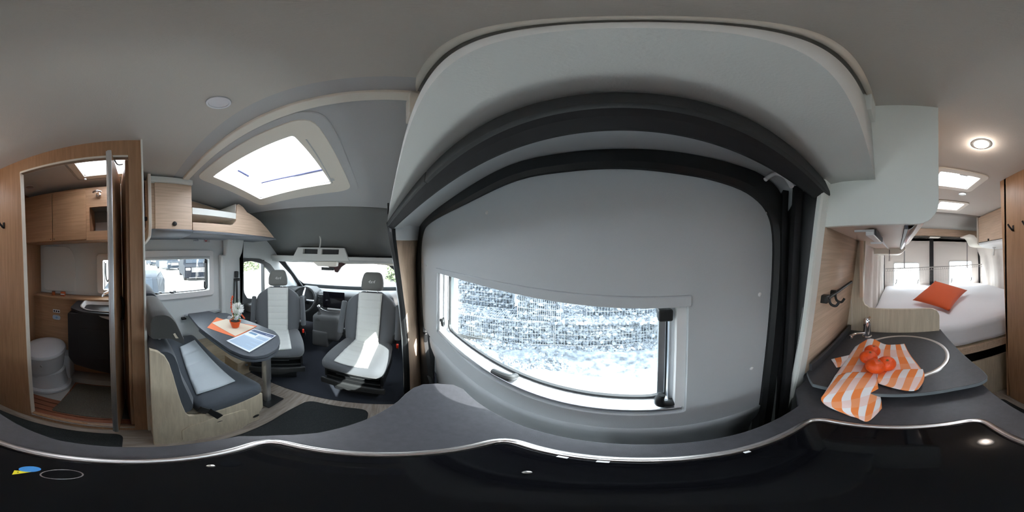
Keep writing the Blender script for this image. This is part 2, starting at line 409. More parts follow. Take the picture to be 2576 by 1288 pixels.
tube('catch', [(-.235, LW+.01, .99), (-.235, LW+.01, 1.25)], .004, BLK, w3)
# driver's door: surround, sill and the two panes
d2 = stE('door_2')
def dl(u, v): return Y(u, v, 1.45)
prism('door_card', rp([dl(u, v) for u, v in ((603, 650), (655, 651), (680, 664), (700, 690), (712, 760), (712, 880), (600, 880))], .03), XZ(1.45), (0, .035, 0), DASH, d2,
      holes=[rp([dl(u, v) for u, v in ((613, 659), (636, 657), (662, 664), (678, 680), (690, 698), (694, 753), (623, 751), (614, 735))], .03)], bevel=.006)
box('divider', (1.560, 1.452, .70), (1.578, 1.50, 1.22), BLK, d2)
box('sill', (1.24, 1.37, .60), (1.9, 1.47, .70), DASHL, d2, bevel=.02)
prism('pane', rect(1.15, 1.95, .66, 1.26), XZ(LW+.03), (0, .004, 0), GLASS, d2)
box('lock_plate', (1.165, 1.44, .86), (1.185, 1.452, .92), WPL, d2)
# padded B-pillar beside the driver's belt
st(prism('trim_2', [(1.475, .0), (1.475, 1.48), (1.36, 1.48), (1.40, 1.32), (1.445, 1.25), (1.44, .0)], lambda a, b: (.945, a, b), (.22, 0, 0), WALL, bevel=.02))
st(prism('trim_2', [(1.49, .0), (1.49, 1.30), (1.41, 1.29), (1.425, 1.2), (1.43, .0)], lambda a, b: (.90, a, b), (.05, 0, 0), WALL, bevel=.015))
# windscreen pane
prism('pane', [(-.3, -.25), (1.6, -.25), (1.55, .72), (-.2, .72)], ws, WN*.004, GLASS, bpy.data.objects['window_1'])

# ------------------------------------------------------------------ sliding door on the right
DROT = math.atan(.046); d1 = stE('door_1', (0, -.336, 0), DROT)
dn = Vector((-.046, 1, 0)).normalized(); de = Vector((1, .046, 0)).normalized()
def D(u, v): q = PL(u, v, (0, -.336, 0), dn)-Vector((0, -.336, 0)); return (q.dot(de), q.z)
DXZ = lambda yy: (lambda a, b: (a, yy, b))
inner = [D(u, v) for u, v in ((1085, 960), (1072, 880), (1062, 760), (1060, 640), (1066, 585), (1085, 560), (1180, 510), (1300, 455), (1430, 432), (1570, 425), (1700, 437), (1800, 456), (1880, 487), (1925, 530), (1942, 590), (1941, 700), (1932, 820), (1918, 950), (1905, 1050))]
outer = [D(u, v) for u, v in ((1062, 960), (1056, 880), (1049, 760), (1047, 640), (1055, 580), (1080, 545), (1170, 480), (1290, 417), (1430, 388), (1570, 380), (1710, 388), (1830, 412), (1910, 440), (1958, 486), (1978, 560), (1972, 700), (1960, 820), (1945, 950), (1930, 1060))]
inner = [tuple(q) for q in spl(inner, 4)]; outer = [tuple(q) for q in spl(outer, 4)]
inner = [(inner[0][0], .05)]+[(a, b) for a, b in inner]+[(inner[-1][0]+.01, .05)]
outer = [(outer[0][0], .05)]+[(a, b) for a, b in outer]+[(outer[-1][0]+.01, .05)]
DW0, DW1, DZ0, DZ1 = -.103, .905, .800, 1.193
# the panel is two pieces so that its lower part can curve away
pan = [(a, max(b, .72)) for a, b in inner if b > .72]
zi = lambda L, z: None
left = [p for p in inner if p[0] > .6]; right = [p for p in inner if p[0] < .6]
xl = .5*(left[0][0]+left[1][0]); up_ = [(inner[1][0]+.02, .70)]+[p for p in inner[1:-1] if p[1] > .70]+[(inner[-2][0]-.005, .70)]
prism('panel', up_, DXZ(0), (0, -.03, 0), DOOR, d1, holes=[rp(rect(DW0, DW1, DZ0, DZ1), .012)], bevel=.004)
prof = [(.702, 0), (.66, -.002), (.61, -.010), (.56, -.024), (.50, -.040), (.42, -.05), (.05, -.055)]
x0_, x1_ = inner[-2][0]-.01, inner[1][0]+.03
loft('lower_panel', [[(x0_+(x1_-x0_)*j/12, y, z) for j in range(13)] for z, y in prof], DOOR, d1, thick=.01)
ringo = []
V = []; F = []
for (a, b), (c, d) in zip(inner, outer):
    mx, mz = (a+c)/2, (b+d)/2
    V += [(a, -.02, b), (a, .008, b), (mx*.4+a*.6, .020, mz*.4+b*.6), (mx*.3+c*.7, .020, mz*.3+d*.7), (c, .006, d), (c, -.03, d)]
for i in range(len(inner)-1):
    for j in range(5): k = i*6+j; F.append((k, k+1, k+7, k+6))
mk('seal', V, F, BLK, d1, smooth=True)
# window in the door
dwf = prism('window_frame', rp(rect(DW0, DW1, DZ0-.012, DZ1), .01), DXZ(-.012), (0, -.06, 0), WPL, d1, holes=[rp(rect(DW0+.022, DW1-.022, DZ0+.018, DZ1-.006), .006)])
prism('sill_step', rect(DW0+.005, DW1-.005, DZ0+.0, DZ0+.022), DXZ(-.008), (0, -.05, 0), ALU, dwf, bevel=.003)
prism('glazing_bead', rp(rect(DW0+.020, DW1-.020, DZ0+.016, DZ1), .045), DXZ(-.065), (0, -.012, 0), BLK, d1, holes=[rp(rect(DW0+.036, DW1-.034, DZ0+.030, DZ1-.01), .045)])
prism('window_pane', rect(DW0, DW1, DZ0, DZ1), DXZ(-.078), (0, -.004, 0), GLASS, d1)
box('blind_cassette', (DW0-.006, -.004, DZ1-.004), (DW1+.004, .008, DZ1+.022), DOOR, d1, bevel=.004)
bm = bmesh.new(); boxbm(bm, (DW0+.020, -.055, DZ0+.045), (DW0+.034, -.035, DZ1-.01)); boxbm(bm, (DW0+.04, -.058, DZ0+.07), (DW0+.058, -.045, DZ1-.03))
frombm('window_stay', bm, ALU, d1, bevel=.002)
box('stay_bracket', (DW0+.028, -.055, DZ1-.048), (DW0+.062, -.02, DZ1-.018), BLK, d1, bevel=.005)
bm = bmesh.new(); boxbm(bm, (DW1-.034, -.055, DZ0+.045), (DW1-.022, -.035, DZ1-.01)); tubebm(bm, [(DW1-.05, -.05, DZ0+.1), (DW1-.05, -.05, DZ1-.02)], .004)
frombm('window_stay', bm, ALU, d1, bevel=.002)
def dcatch(x, z, sx, sz):
    pts = [(x, -.045, z), (x+.008*sx, -.022, z-.004), (x+.032*sx, -.018, z+.002*sz), (x+.036*sx, -.018, z+.028*sz), (x+.030*sx, -.02, z+.048*sz)]
    tube('window_catch', spl(pts), [.009+.0035*math.sin(i/24*3.1) for i in range(25)], BLK, d1)
dcatch(DW0+.020, DZ0+.040, 1, 1); dcatch(DW1-.018, DZ0+.10, -1, -.7)
cx = D(1270, 935)[0]
bm = bmesh.new(); tubebm(bm, spl([(cx, -.05, DZ0+.028), (cx, -.025, DZ0+.036), (cx+.03, -.018, DZ0+.034), (cx+.075, -.02, DZ0+.026)]), [.012+.002*math.sin(i/18*3.1) for i in range(19)])
frombm('window_catch', bm, BLKM, d1, smooth=True)
for u, v in ((1225, 535), (1932, 532), (1911, 741), (1890, 926), (1072, 668)):
    a, b = D(u, v); big = u == 1932
    lathe('cover_cap', [(.0, 0), (.010 if big else .0065, 0), (.010 if big else .0065, .002), (.008 if big else .004, .004), (.0, .005)], (a, 0, b), WPL, d1, seg=16, axis=(0, 1, 0))
a, b = D(1068, 860); box('door_latch', (a-.02, -.02, b-.11), (a+.05, .012, b+.09), BLK, d1, bevel=.01)
a, b = D(1085, 950); prism('door_stop', [(a-.01, b-.02), (a-.075, b-.09), (a-.05, b-.09), (a+.03, b)], DXZ(0), (0, .02, 0), BLK, d1)

# ------------------------------------------------------------------ door opening: rail, posts, lining above the door
RA = Vector((-.455, -.202, 1.535)); RB = Vector((1.09, -.014, 1.515))
rd = (RB-RA).normalized(); rn = Vector((rd.y, -rd.x, 0)).normalized()      # pointing outwards
tr1 = stE('trim_3')
def bar(name, A, B, prof, mt, parent, **k):
    return loft(name, [[tuple(Q+rn*a+Vector((0, 0, b))) for a, b in prof] for Q in (A, B)], mt, parent, closed=True, caps=True, smooth=False, **k)
J = RA.lerp(RB, .55)
bar('rail_cover', RA, J-rd*.002, [(0, 0), (-.004, -.035), (.002, -.038), (.035, -.036), (.035, .004)], BLKM, tr1, bevel=.002)
bar('rail_cover', J+rd*.002, RB, [(0, 0), (-.004, -.033), (.002, -.036), (.035, -.036), (.035, .004)], BLKM, tr1, bevel=.002)
bar('rail_seal', RA, RB, [(.002, -.036), (.034, -.036), (.038, -.052), (.03, -.056), (.012, -.046)], RUB, tr1)
# lining above the door between rail and door ring
rings = []
oo = [p for p in outer if p[1] > 1.30]; oo.sort(key=lambda p: p[0])
N = 40
def oy(x):
    for (a, b), (c, d) in zip(oo, oo[1:]):
        if a <= x <= c: return b+(d-b)*(x-a)/(c-a+1e-9)
    return oo[0][1] if x < oo[0][0] else oo[-1][1]
xs0, xs1 = oo[0][0]-.01, oo[-1][0]-.0
for k in range(9):
    t = k/8; rr = []
    for j in range(N+1):
        s = j/N; A = RA.lerp(RB, s)+rn*.034+Vector((0, 0, -.045)); xx = xs0+(xs1-xs0)*s; zz = oy(xx)-.01
        B = Vector((0, -.336, 0))+de*xx+Vector((0, 0, zz))-dn*.01
        q = A.lerp(B, t); q.z += .05*math.sin(t*math.pi)*(1-.4*abs(2*s-1)); rr.append(tuple(q))
    rings.append(rr)
st(loft('wall_right_head', rings, DOOR, thick=.006))
tube('wire_loom', spl([P(1925, 452, y=-.30), P(1950, 437, y=-.29), P(1975, 445, y=-.27), P(1992, 470, y=-.25)]), .006, WPL, tr1)
# rear post of the opening
yl = lambda z: -.202-.125*(1.55-z)
zs = [1.56, 1.4, 1.2, 1.0, .8, .6, .4, .0]
tr2 = stE('trim_4')
loft('post', [[(-.405, yl(z)-.008, z), (-.408, -.26-.05*(1.55-z), z), (-.425, -.31-.02*(1.55-z), z), (-.43, -.37, z)] for z in zs], BLKM, tr2, thick=.006)
loft('post_seal', [[(-.398, -.262-.05*(1.55-z), z), (-.385, -.275-.05*(1.55-z), z), (-.39, -.292-.045*(1.55-z), z), (-.412, -.292-.045*(1.55-z), z)] for z in zs], RUB, tr2, thick=.004)
loft('post_seal', [[(-.400, -.318-.03*(1.55-z), z), (-.388, -.330-.02*(1.55-z), z), (-.395, -.350, z)] for z in zs], RUB, tr2, thick=.004)
box('post_socket', (-.402, -.300, 1.425), (-.392, -.275, 1.49), BLK, tr2, bevel=.003)
wt = [(-.446, yl(z), z) for z in zs]
st(loft('trim_5', [[(-.403, yl(z)-.012, z), (-.403, yl(z)+.004, z), (-.41, yl(z)+.008, z), (-.446, yl(z)+.008, z), (-.46, yl(z)-.012, z)] for z in zs], WHITE, closed=True, caps=True, smooth=False))
# front post with its seal, and the wood-faced pillar behind it
LFT = [(973, 560), (981, 610), (990, 660), (997, 710), (1006, 780), (1013, 850), (1016, 930), (1017, 1010), (1018, 1030)]
RGT = [(993, 552), (996, 600), (1003, 660), (1010, 710), (1019, 780), (1026, 850), (1030, 930), (1032, 1010), (1033, 1030)]
RNG = [(1062, 560), (1056, 600), (1050, 660), (1051, 710), (1053, 780), (1058, 850), (1062, 930), (1066, 1010), (1067, 1030)]
A = [P(u, v, x=1.09) for u, v in LFT]; B = [P(u, v, x=1.09) for u, v in RGT]
Cc = [PL(u, v, (0, -.336, 0), dn) for u, v in RNG]
tr3 = stE('trim_6')
loft('post', [[tuple(a+Vector((.03, .0, 0))), tuple(a), tuple(a.lerp(b, .5)+Vector((-.012, 0, 0))), tuple(b), tuple(b+Vector((.03, 0, 0)))] for a, b in zip(A, B)], BLK, tr3, thick=.004)
loft('post_edge', [[tuple(a+Vector((.002, .006, 0))), tuple(a+Vector((-.004, .001, 0)))] for a in A[3:]], ALU, tr3, thick=.002)
tr4 = stE('trim_7')
loft('pillar_face', [[tuple(b), tuple(b.lerp(c, .3)+Vector((-.004, .004, 0))), tuple(b.lerp(c, .7)+Vector((-.004, .004, 0))), tuple(c)] for b, c in list(zip(B, Cc))[1:]], W_Z, tr4, thick=.004)
T0 = [tuple(B[0]), tuple(B[0].lerp(Cc[0], .5)), tuple(Cc[0])]
loft('pillar_top', [[tuple(RB+rn*.03+Vector((0, 0, -.01))), tuple((RB+rn*.03+Vector((0, 0, .02))).lerp(Cc[0], .5)), tuple(Cc[0]+Vector((0, 0, .07)))], T0,
     [tuple(B[1]+Vector((-.001, 0, -.012))), tuple(B[1].lerp(Cc[1], .5)+Vector((-.004, .0, -.015))), tuple(Cc[1]+Vector((0, 0, -.012)))]], DOOR, tr4, thick=.006)
# cove above the rail
cv = stE('trim_8')
def lipb(x): return -.0427+.030*max(0, x)*.9 if x > 0 else -.0427+.0466*x
secs = []
for i in range(21):
    s = i/20; x = RA.x+(RB.x-RA.x)*s; r0 = RA.lerp(RB, s); yb = lipb(x); zb = 1.540-.02*max(0, x)
    secs.append([(r0.x, r0.y-.035, r0.z+.004), (r0.x, (r0.y-.035)*.5+(yb-.017)*.5, zb+.004), (x, yb-.0175, zb), (x, yb-.0165, zb+.0025), (x, yb-.0155, zb), (x, yb, zb), (x, yb-.006-.012*min(1, max(0, (x+.45))), zb+.12), (x, -.078, 1.862), (x, -.100, 1.862)])
loft('cove_panel', secs, POD, cv, thick=.004, angle=25, smooth=True)
tube('cove_seam', [(x_, lipb(x_)-.0165, 1.5415-.02*max(0, x_)) for x_ in [RA.x+(RB.x-RA.x)*i/40 for i in range(41)]], .0009, BLIND, cv, seg=6)
loft('cove_top_trim', [[(x, -.074, 1.902), (x, -.066, 1.909), (x, -.060, 1.917)] for x in (-.44, .39)], CREAM, cv, thick=.003)  # cream trim along the ceiling edge of the cove
box('cove_bracket', (-.446, -.10, 1.80), (-.375, -.062, 1.916), WHITE, cv, bevel=.003)
box('cove_bracket', (.385, -.10, 1.76), (.45, -.055, 1.90), CREAM, cv, bevel=.003)
box('cove_handle', (1.0, -.022, 1.545), (1.045, -.010, 1.62), BLK, cv, bevel=.004)
# ================================================================== roof hatches and lamps
def hatch(label, x0, x1, y0, y1, z, fr, slope=None, mt=CREAM, knobs=()):
    t = thing('roof_hatch', label, 'skylight', ((x0+x1)/2, (y0+y1)/2, z))
    f = (lambda a, b: (a, b, HZ(a)+z)) if slope else XY(z)
    if slope: OFF[t.name] = Vector(t.location)
    prism('frame', rp(rect(x0-fr, x1+fr, y0-fr, y1+fr), fr*.9), f, (0, 0, -.012), mt, t, holes=[rp(rect(x0, x1, y0, y1), .012)], bevel=.005)
    g = .030
    V = []
    for (a, b) in ((x0+.002, y0+.002), (x1-.002, y0+.002), (x1-.002, y1-.002), (x0+.002, y1-.002)):
        q = Vector(f(a, b)); V += [tuple(q), tuple(q+Vector((0, 0, g)))]
    mk('shaft', V, [(0, 1, 3, 2), (2, 3, 5, 4), (4, 5, 7, 6), (6, 7, 1, 0)], WPL, t)
    prism('dome', rect(x0, x1, y0, y1), lambda a, b: tuple(Vector(f(a, b))+Vector((0, 0, g))), (0, 0, .004), GLASS if slope else FROST, t)
    return t, f
h1, f1 = hatch('square roof hatch nearer the wardrobe, behind the lit ring spotlight', -1.215, -.985, .27, .555, 1.915, .055)
box('slider', (-1.0, .40, 1.906), (-.985, .46, 1.912), BLIND, h1)
h2, f2 = hatch('smaller-looking roof hatch above the bed, furthest to the rear', -1.85, -1.60, .44, .70, 1.915, .05)
h3, f3 = hatch('roof hatch inside the washroom, seen above the folded door', -.30, -.015, .865, 1.09, 1.915, .05, mt=CREAM)
lathe('knob', [(0, 0), (.010, 0), (.010, -.012), (.007, -.016), (0, -.016)], (-.30, 1.115, 1.903), WPL, h3, seg=16)
tube('handle', spl([(-.08, .90, 1.93), (-.06, .93, 1.89), (-.03, .95, 1.90)]), .005, BLK, h3)
# the large hatch over the dinette
t = thing('panorama_hatch', 'large panorama roof hatch in the grey headliner above the cab seats', 'skylight', (.75, .63, 1.83))
X0, X1, Y0, Y1 = .535, .975, .335, .935
FR = rp([(.462, .225), (1.055, .225), (1.085, .30), (1.075, 1.03), (.455, 1.03)], .07)
prism('frame', FR, hd, (0, 0, -.016), CREAM, t, holes=[rp(rect(X0, X1, Y0, Y1), .014)], bevel=.007)
prism('rim', rp([(.43, .18), (1.10, .18), (1.13, .27), (1.12, 1.07), (.425, 1.07)], .09), lambda a, b: (a, b, HZ(a)+.001), (0, 0, -.010), HEAD, t, holes=[rp([(.465, .23), (1.052, .23), (1.08, .30), (1.07, 1.025), (.46, 1.025)], .065)], bevel=.006)
V = []
for a, b in ((X0+.002, Y0+.002), (X1-.002, Y0+.002), (X1-.002, Y1-.002), (X0+.002, Y1-.002)): V += [(a, b, HZ(a)), (a, b, HZ(a)+.13)]
mk('shaft', V, [(0, 1, 3, 2), (2, 3, 5, 4), (4, 5, 7, 6), (6, 7, 1, 0)], WPL, t)
prism('dome', rect(X0-.02, X1+.02, Y0-.02, Y1+.02), lambda a, b: (a, b, HZ(a)+.13), (0, 0, .004), FROST, t)
q = lambda u, v: tuple(PL(u, v, (.4, 0, 1.90+.10), (.2, 0, 1)))
bm = bmesh.new(); tubebm(bm, spl([q(658, 460), q(740, 442), q(815, 426)]), .006); tubebm(bm, [q(598, 428), q(625, 443)], .009)
frombm('lifting_bar', bm, mat('bar_blue_grey', (.06, .07, .16), .5), t, smooth=True)
q = lambda u, v: tuple(PL(u, v, (.4, 0, 1.90), (.2, 0, 1)))
qa, qb = Vector(q(770, 345)), Vector(q(836, 455))
bm = bmesh.new(); tubebm(bm, [qa+Vector((0, 0, -.016)), qb+Vector((0, 0, -.016))], .003); frombm('blind_groove', bm, BLIND, t)
qc = Vector(q(832, 446)); box('blind_clip', tuple(qc+Vector((-.012, -.02, -.022))), tuple(qc+Vector((.012, .0, -.014))), BLIND, t)
def spot(label, c, r, lit=False):
    t = thing('ceiling_spotlight', label, 'spotlight', (c[0], c[1], 1.915))
    if lit:
        l = bpy.data.lights.new('spotlight_bulb', 'POINT'); l.energy = .7; l.color = (1, .84, .72); l.shadow_soft_size = 0
        lo_ = bpy.data.objects.new('spotlight_bulb', l); C.objects.link(lo_); lo_.parent = t; lo_.location = (0, 0, -.02)
    lathe('ring', [(r*.78, 0), (r, 0), (r, -.004), (r*.97, -.007), (r*.80, -.007), (r*.78, -.004)], (c[0], c[1], 1.915), RINGL if lit else ALU, t, seg=40)
    lathe('diffuser', [(0, 0), (r*.78, 0), (r*.78, -.003), (0, -.004)], (c[0], c[1], 1.915), LAMP, t, seg=40)
spot('round recessed ceiling spotlight with dark rim, above the dinette bench end', (.244, .384), .036)
spot('round ceiling spotlight with a glowing white ring, beside the white overhead end panel', (-.63, .362), .034, True)
spot('small round ceiling spotlight between the two rear roof hatches', (-1.341, .568), .034)
spot('round spotlight in the washroom ceiling corner', (-.755, 1.09), .036)

# ================================================================== washroom
WY = .715
wb = stE('wall_washroom')
jz = lambda z: -.513-.045*(z/1.8)            # left jamb leans a little
prism('front', [(-.884, 0), (-.98, 1.96), (.058, 1.96), (.058, 0), (.0, 0), (.0, .055), (.0, 1.795), (-.558, 1.817), (-.512, .060), (.0, .055), (.0, 0)][0:0] or
      [(-.886, -.02), (-.975, 1.93), (.058, 1.93), (.058, -.02)], XZ(WY), (0, .022, 0), W_ZD, wb, holes=[[(-.558, 1.815), (.002, 1.795), (.002, .058), (-.512, .070)]])
prism('jamb_edge', [(-.560, 1.82), (-.556, 1.82), (-.508, .07), (-.513, .07)], XZ(WY-.003), (0, .03, 0), CREAM, wb)
bm = bmesh.new(); boxbm(bm, (-.51, WY-.004, .046), (.002, WY+.03, .056)); boxbm(bm, (-.51, WY+.006, .056), (.002, WY+.010, .063))
frombm('bottom_track', bm, ALU, wb)
prism('top_track', [(-.558, 1.815), (.002, 1.795), (.002, 1.807), (-.558, 1.827)], XZ(WY-.004), (0, .03, 0), CREAM, wb)
st(box('wall_washroom_front', (.036, WY+.023, .0), (.0575, LW, 1.93), W_ZD))
st(prism('trim_9', [(.058, 1.915), (.058, -.01), (.088, -.01), (.083, .35), (.078, .6), (.072, .8), (.068, 1.1), (.066, 1.915)], XZ(WY-.012), (0, .018, 0), WHITE, bevel=.003))
# rear side wall of the cell, towards the bed
st(prism('wall_washroom_rear', [(.715, 0), (1.49, 0), (1.49, 1.93), (.715, 1.93)], YZ(-.905), (-.02, 0, 0), W_ZD))
# folded door: two leaves
dt = stE('door_3')
def leaf(name, a, b, th, z0, z1, mt):
    a, b = Vector(a), Vector(b); n = Vector((b.y-a.y, a.x-b.x)).normalized()*th/2
    return mk(name, [(p.x, p.y, z) for z in (z0, z1) for p in (a-n, b-n, b+n, a+n)], [(0, 1, 2, 3), (4, 5, 6, 7), (0, 1, 5, 4), (1, 2, 6, 5), (2, 3, 7, 6), (3, 0, 4, 7)], mt, dt)
L1 = leaf('door_leaf', (-.075, .672), (-.058, 1.02), .018, .062, 1.80, W_ZD)
L2 = leaf('door_leaf', (-.004, .735), (-.038, 1.03), .018, .062, 1.79, W_ZD)
bm = bmesh.new(); boxbm(bm, (-.084, .662, .058), (-.066, .676, 1.81)); boxbm(bm, (-.090, .668, .058), (-.083, .690, 1.81)); frombm('leading_edge', bm, ALU, dt, bevel=.003)
box('hinge_strip', (-.052, 1.03, .062), (-.042, 1.04, 1.79), WPL, dt)
tube('door_handle', spl([(-.058, .90, 1.07), (-.045, .90, 1.06), (-.038, .90, 1.0), (-.045, .90, .94), (-.058, .90, .93)]), .007, BLK, dt)
st(prism('trim_16', rp(rect(-.66, .03, .745, 1.18), .07), XY(1.9135), (0, 0, -.006), CEIL, holes=[rp(rect(-.365, .022, .80, 1.155), .02)], bevel=.002))
# interior linings
st(box('wall_washroom_back', (-.905, 1.47, .0), (.036, 1.488, .93), WALL))
st(prism('trim_10', rp([(-.86, .96), (-.50, .96), (-.51, 1.28), (-.56, 1.40), (-.86, 1.42)], .05), XZ(1.462), (0, .012, 0), WALL, bevel=.006))
t = thing('washroom_wall_unit', 'oak lower wall panel with a narrow ledge behind the toilet', 'panel', (-.45, 1.35, .05))
box('panel', (-.90, 1.355, .06), (.03, 1.375, .915), W_XD, t)
box('ledge', (-.90, 1.335, .915), (.03, 1.488, .930), W_XD, t, bevel=.003)
lathe('plug', [(0, 0), (.012, 0), (.012, .003), (0, .004)], P(97, 770, y=1.354), W_XD, t, seg=20, axis=(0, -1, 0))
# overhead cupboards
t = thing('washroom_cupboard', 'oak overhead cupboard with two doors and an open niche inside the washroom', 'cupboard', (-.5, 1.3, 1.43))
NI = rect(-.298, -.156, 1.497, 1.690)
prism('carcass', [(-.905, 1.430), (-.905, 1.875), (.03, 1.855), (.03, 1.425)], XZ(1.212), (0, .02, 0), W_XD, t, holes=[NI])
box('bottom', (-.905, 1.214, 1.430), (.03, 1.488, 1.442), W_XD, t)
box('niche', (-.31, 1.40, 1.48), (-.14, 1.41, 1.70), HDRK, t)
box('niche_floor', (-.31, 1.22, 1.485), (-.14, 1.41, 1.497), W_XD, t); box('niche_side', (-.305, 1.22, 1.49), (-.298, 1.41, 1.70), W_XD, t); box('niche_side', (-.156, 1.22, 1.49), (-.149, 1.41, 1.70), W_XD, t)
box('mirror_strip', (-.29, 1.395, 1.51), (-.16, 1.40, 1.60), LAMP, t)
d = prism('door', [(-.895, 1.437), (-.895, 1.862), (-.616, 1.855), (-.616, 1.434)], XZ(1.200), (0, .011, 0), W_XD, t, bevel=.002)
lathe('knob', [(0, 0), (.004, 0), (.004, .003), (0, .003)], (-.628, 1.20, 1.450), BLK, d, seg=12, axis=(0, -1, 0))
d = prism('door', [(-.608, 1.434), (-.608, 1.855), (-.324, 1.848), (-.324, 1.432)], XZ(1.200), (0, .011, 0), W_XD, t, bevel=.002)
lathe('knob', [(0, 0), (.004, 0), (.004, .003), (0, .003)], (-.596, 1.20, 1.450), BLK, d, seg=12, axis=(0, -1, 0))
t = thing('shower_holder', 'chrome shower bracket above the washroom niche', 'bracket', (-.225, 1.20, 1.785))
tube('arm', spl([(-.258, 1.165, 1.795), (-.225, 1.155, 1.803), (-.195, 1.165, 1.795)]), .008, CHR, t); tube('post', [(-.225, 1.156, 1.80), (-.225, 1.20, 1.785)], .011, CHR, t)
lathe('rosette', [(0, 0), (.020, 0), (.020, .006), (0, .008)], (-.225, 1.208, 1.785), CHR, t, seg=24, axis=(0, -1, 0))
# basin
t = thing('washbasin_unit', 'dark washbasin cupboard with a white basin under the washroom window', 'washbasin', (-.24, 1.2, .3))
prism('body', rp([(-.445, .885), (-.445, .475), (-.40, .40), (.03, .29), (.03, .885)], .02), XZ(1.09), (0, .26, 0), DK, t, bevel=.006)
BO = rp([(-.385, 1.345), (-.37, 1.16), (-.30, 1.09), (.03, 1.05), (.03, 1.345)], .05)
prism('counter', rp([(-.45, 1.353), (-.44, 1.13), (-.33, 1.055), (.03, 1.02), (.03, 1.353)], .03), XY(.895), (0, 0, .018), DK, t, holes=[BO], bevel=.003)
rings = []
cxx, cyy = -.16, 1.21
for k, (s, z) in enumerate(((1.03, .918), (.99, .919), (.95, .905), (.90, .865), (.78, .825), (.4, .815), (.05, .812))):
    rings.append([(cxx+(a-cxx)*s, cyy+(b-cyy)*s, z) for a, b in BO])
loft('basin', rings, WPL, t, closed=True, thick=.003)
d = prism('drawer_front', rect(-.36, .02, .50, .76), XZ(1.083), (0, .007, 0), DK, t, bevel=.003)
tube('drain_ring', spl([(-.19, 1.15, .835), (-.17, 1.13, .84), (-.13, 1.13, .84)]), .004, CHR, t)
o = rbox('soap_dish', (-.185, 1.16, .862), (.035, .03, .018), .018, mat('red_soap', (.5, .02, .02), .4)); tag(o, 'small red object lying in the white washbasin', 'soap'); cap_origin(o)
t = thing('basin_mixer', 'chrome basin mixer tap in front of the washroom window', 'tap', (-.16, 1.40, .93))
tube('spout', spl([(-.16, 1.40, .935), (-.16, 1.39, .985), (-.18, 1.34, 1.00), (-.215, 1.28, .992)]), [.016]*6+[.013]*7+[.010]*6, CHR, t)
lathe('outlet', [(0, 0), (.012, 0), (.014, .02), (0, .022)], (-.217, 1.276, .975), CHR, t, seg=20)
# toilet
t = thing('cassette_toilet', 'white swivel cassette toilet with closed lid', 'toilet', (-.66, 1.15, .05))
tc = Vector((-.672, 1.150)); 
def egg(s, z, dx=0, dy=0): return [(tc.x+dx+math.cos(a)*.162*s, tc.y+dy+math.sin(a)*.200*s, z) for a in [2*math.pi*i/36 for i in range(36)]]
loft('bowl', [egg(.72, .06), egg(.78, .10), egg(.80, .24), egg(.86, .26), egg(.90, .30), egg(.96, .42), egg(.98, .452)], CER, t, closed=True, caps=True)
loft('lid', [egg(1.0, .455), egg(1.03, .462), egg(1.03, .475), egg(.98, .490), egg(.80, .503), egg(.5, .508), egg(.05, .510)], CER, t, closed=True, caps=True)
loft('plinth', [[(tc.x+math.cos(a)*.20*s, tc.y+math.sin(a)*.190*s, z) for a in [2*math.pi*i/36 for i in range(36)]] for s, z in ((1.06, .05), (1.06, .075), (1.0, .085), (.92, .09), (.86, .16), (.82, .26), (.7, .27))], CER, t, closed=True, caps=True)
box('cistern', (-.72, 1.22, .06), (-.49, 1.352, .375), CER, t, bevel=.02)
lathe('flush_knob', [(0, 0), (.02, 0), (.018, .012), (0, .015)], P(80, 925, y=1.0), BLK, t, seg=16, axis=(0, -1, 0))
lathe('lid_catch', [(0, 0), (.01, 0), (.01, .006), (0, .006)], (-.60, .972, .40), CER, t, seg=12, axis=(0, -1, 0))
# stickers, boxes on the ledge
t = thing('notice_sticker', 'white and blue instruction stickers on the oak panel above the toilet', 'sticker', P(142, 792, y=1.354))
q = P(142, 783, y=1.3545); prism('text_field', rect(q.x-.035, q.x+.035, q.z-.014, q.z+.018), XZ(1.3545), (0, -.001, 0), PAP, t)
bm = bmesh.new()
for i in range(3): boxbm(bm, (q.x-.028+i*.022, 1.3525, q.z-.008), (q.x-.014+i*.022, 1.3535, q.z+.010))
frombm('print', bm, DK, t)
q = P(142, 797, y=1.3545); prism('round_field', rp([(q.x-.040, q.z+.018), (q.x+.040, q.z+.018), (q.x+.040, q.z-.03), (q.x-.040, q.z-.03)], .035), XZ(1.3545), (0, -.001, 0), BLP, t)
lathe('blue_dot', [(0, 0), (.009, 0), (.009, .0006), (0, .0006)], (q.x+.002, 1.3534, q.z-.006), SBL, t, seg=20, axis=(0, -1, 0))
lathe('dot_print', [(0, 0), (.003, 0), (.003, .0006), (0, .0006)], (q.x+.002, 1.3526, q.z-.006), PAP, t, seg=12, axis=(0, -1, 0))
q = P(135, 748, y=1.40); t = thing('tablet_tin', 'small round orange tin on the washroom ledge, left of the orange and white box', 'tin', (q.x, 1.40, .93))
lathe('body', [(0, 0), (.016, 0), (.016, .030), (0, .030)], (q.x, 1.40, .93), mat('tin_orange', (.40, .09, .015), .5), t, seg=20)
lathe('lid', [(0, 0), (.017, 0), (.017, .008), (0, .008)], (q.x, 1.40, .960), mat('tin_brown', (.22, .06, .02), .5), t, seg=20)
q = P(159, 748, y=1.40); t = thing('carton', 'small orange and white carton standing on the washroom ledge', 'box', (q.x, 1.40, .93))
box('body', (q.x-.02, 1.385, .93), (q.x+.02, 1.41, .972), mat('carton_orange', (.45, .10, .03), .6), t)
box('label_band', (q.x-.0202, 1.3835, .944), (q.x+.0202, 1.3845, .954), PAP, t)
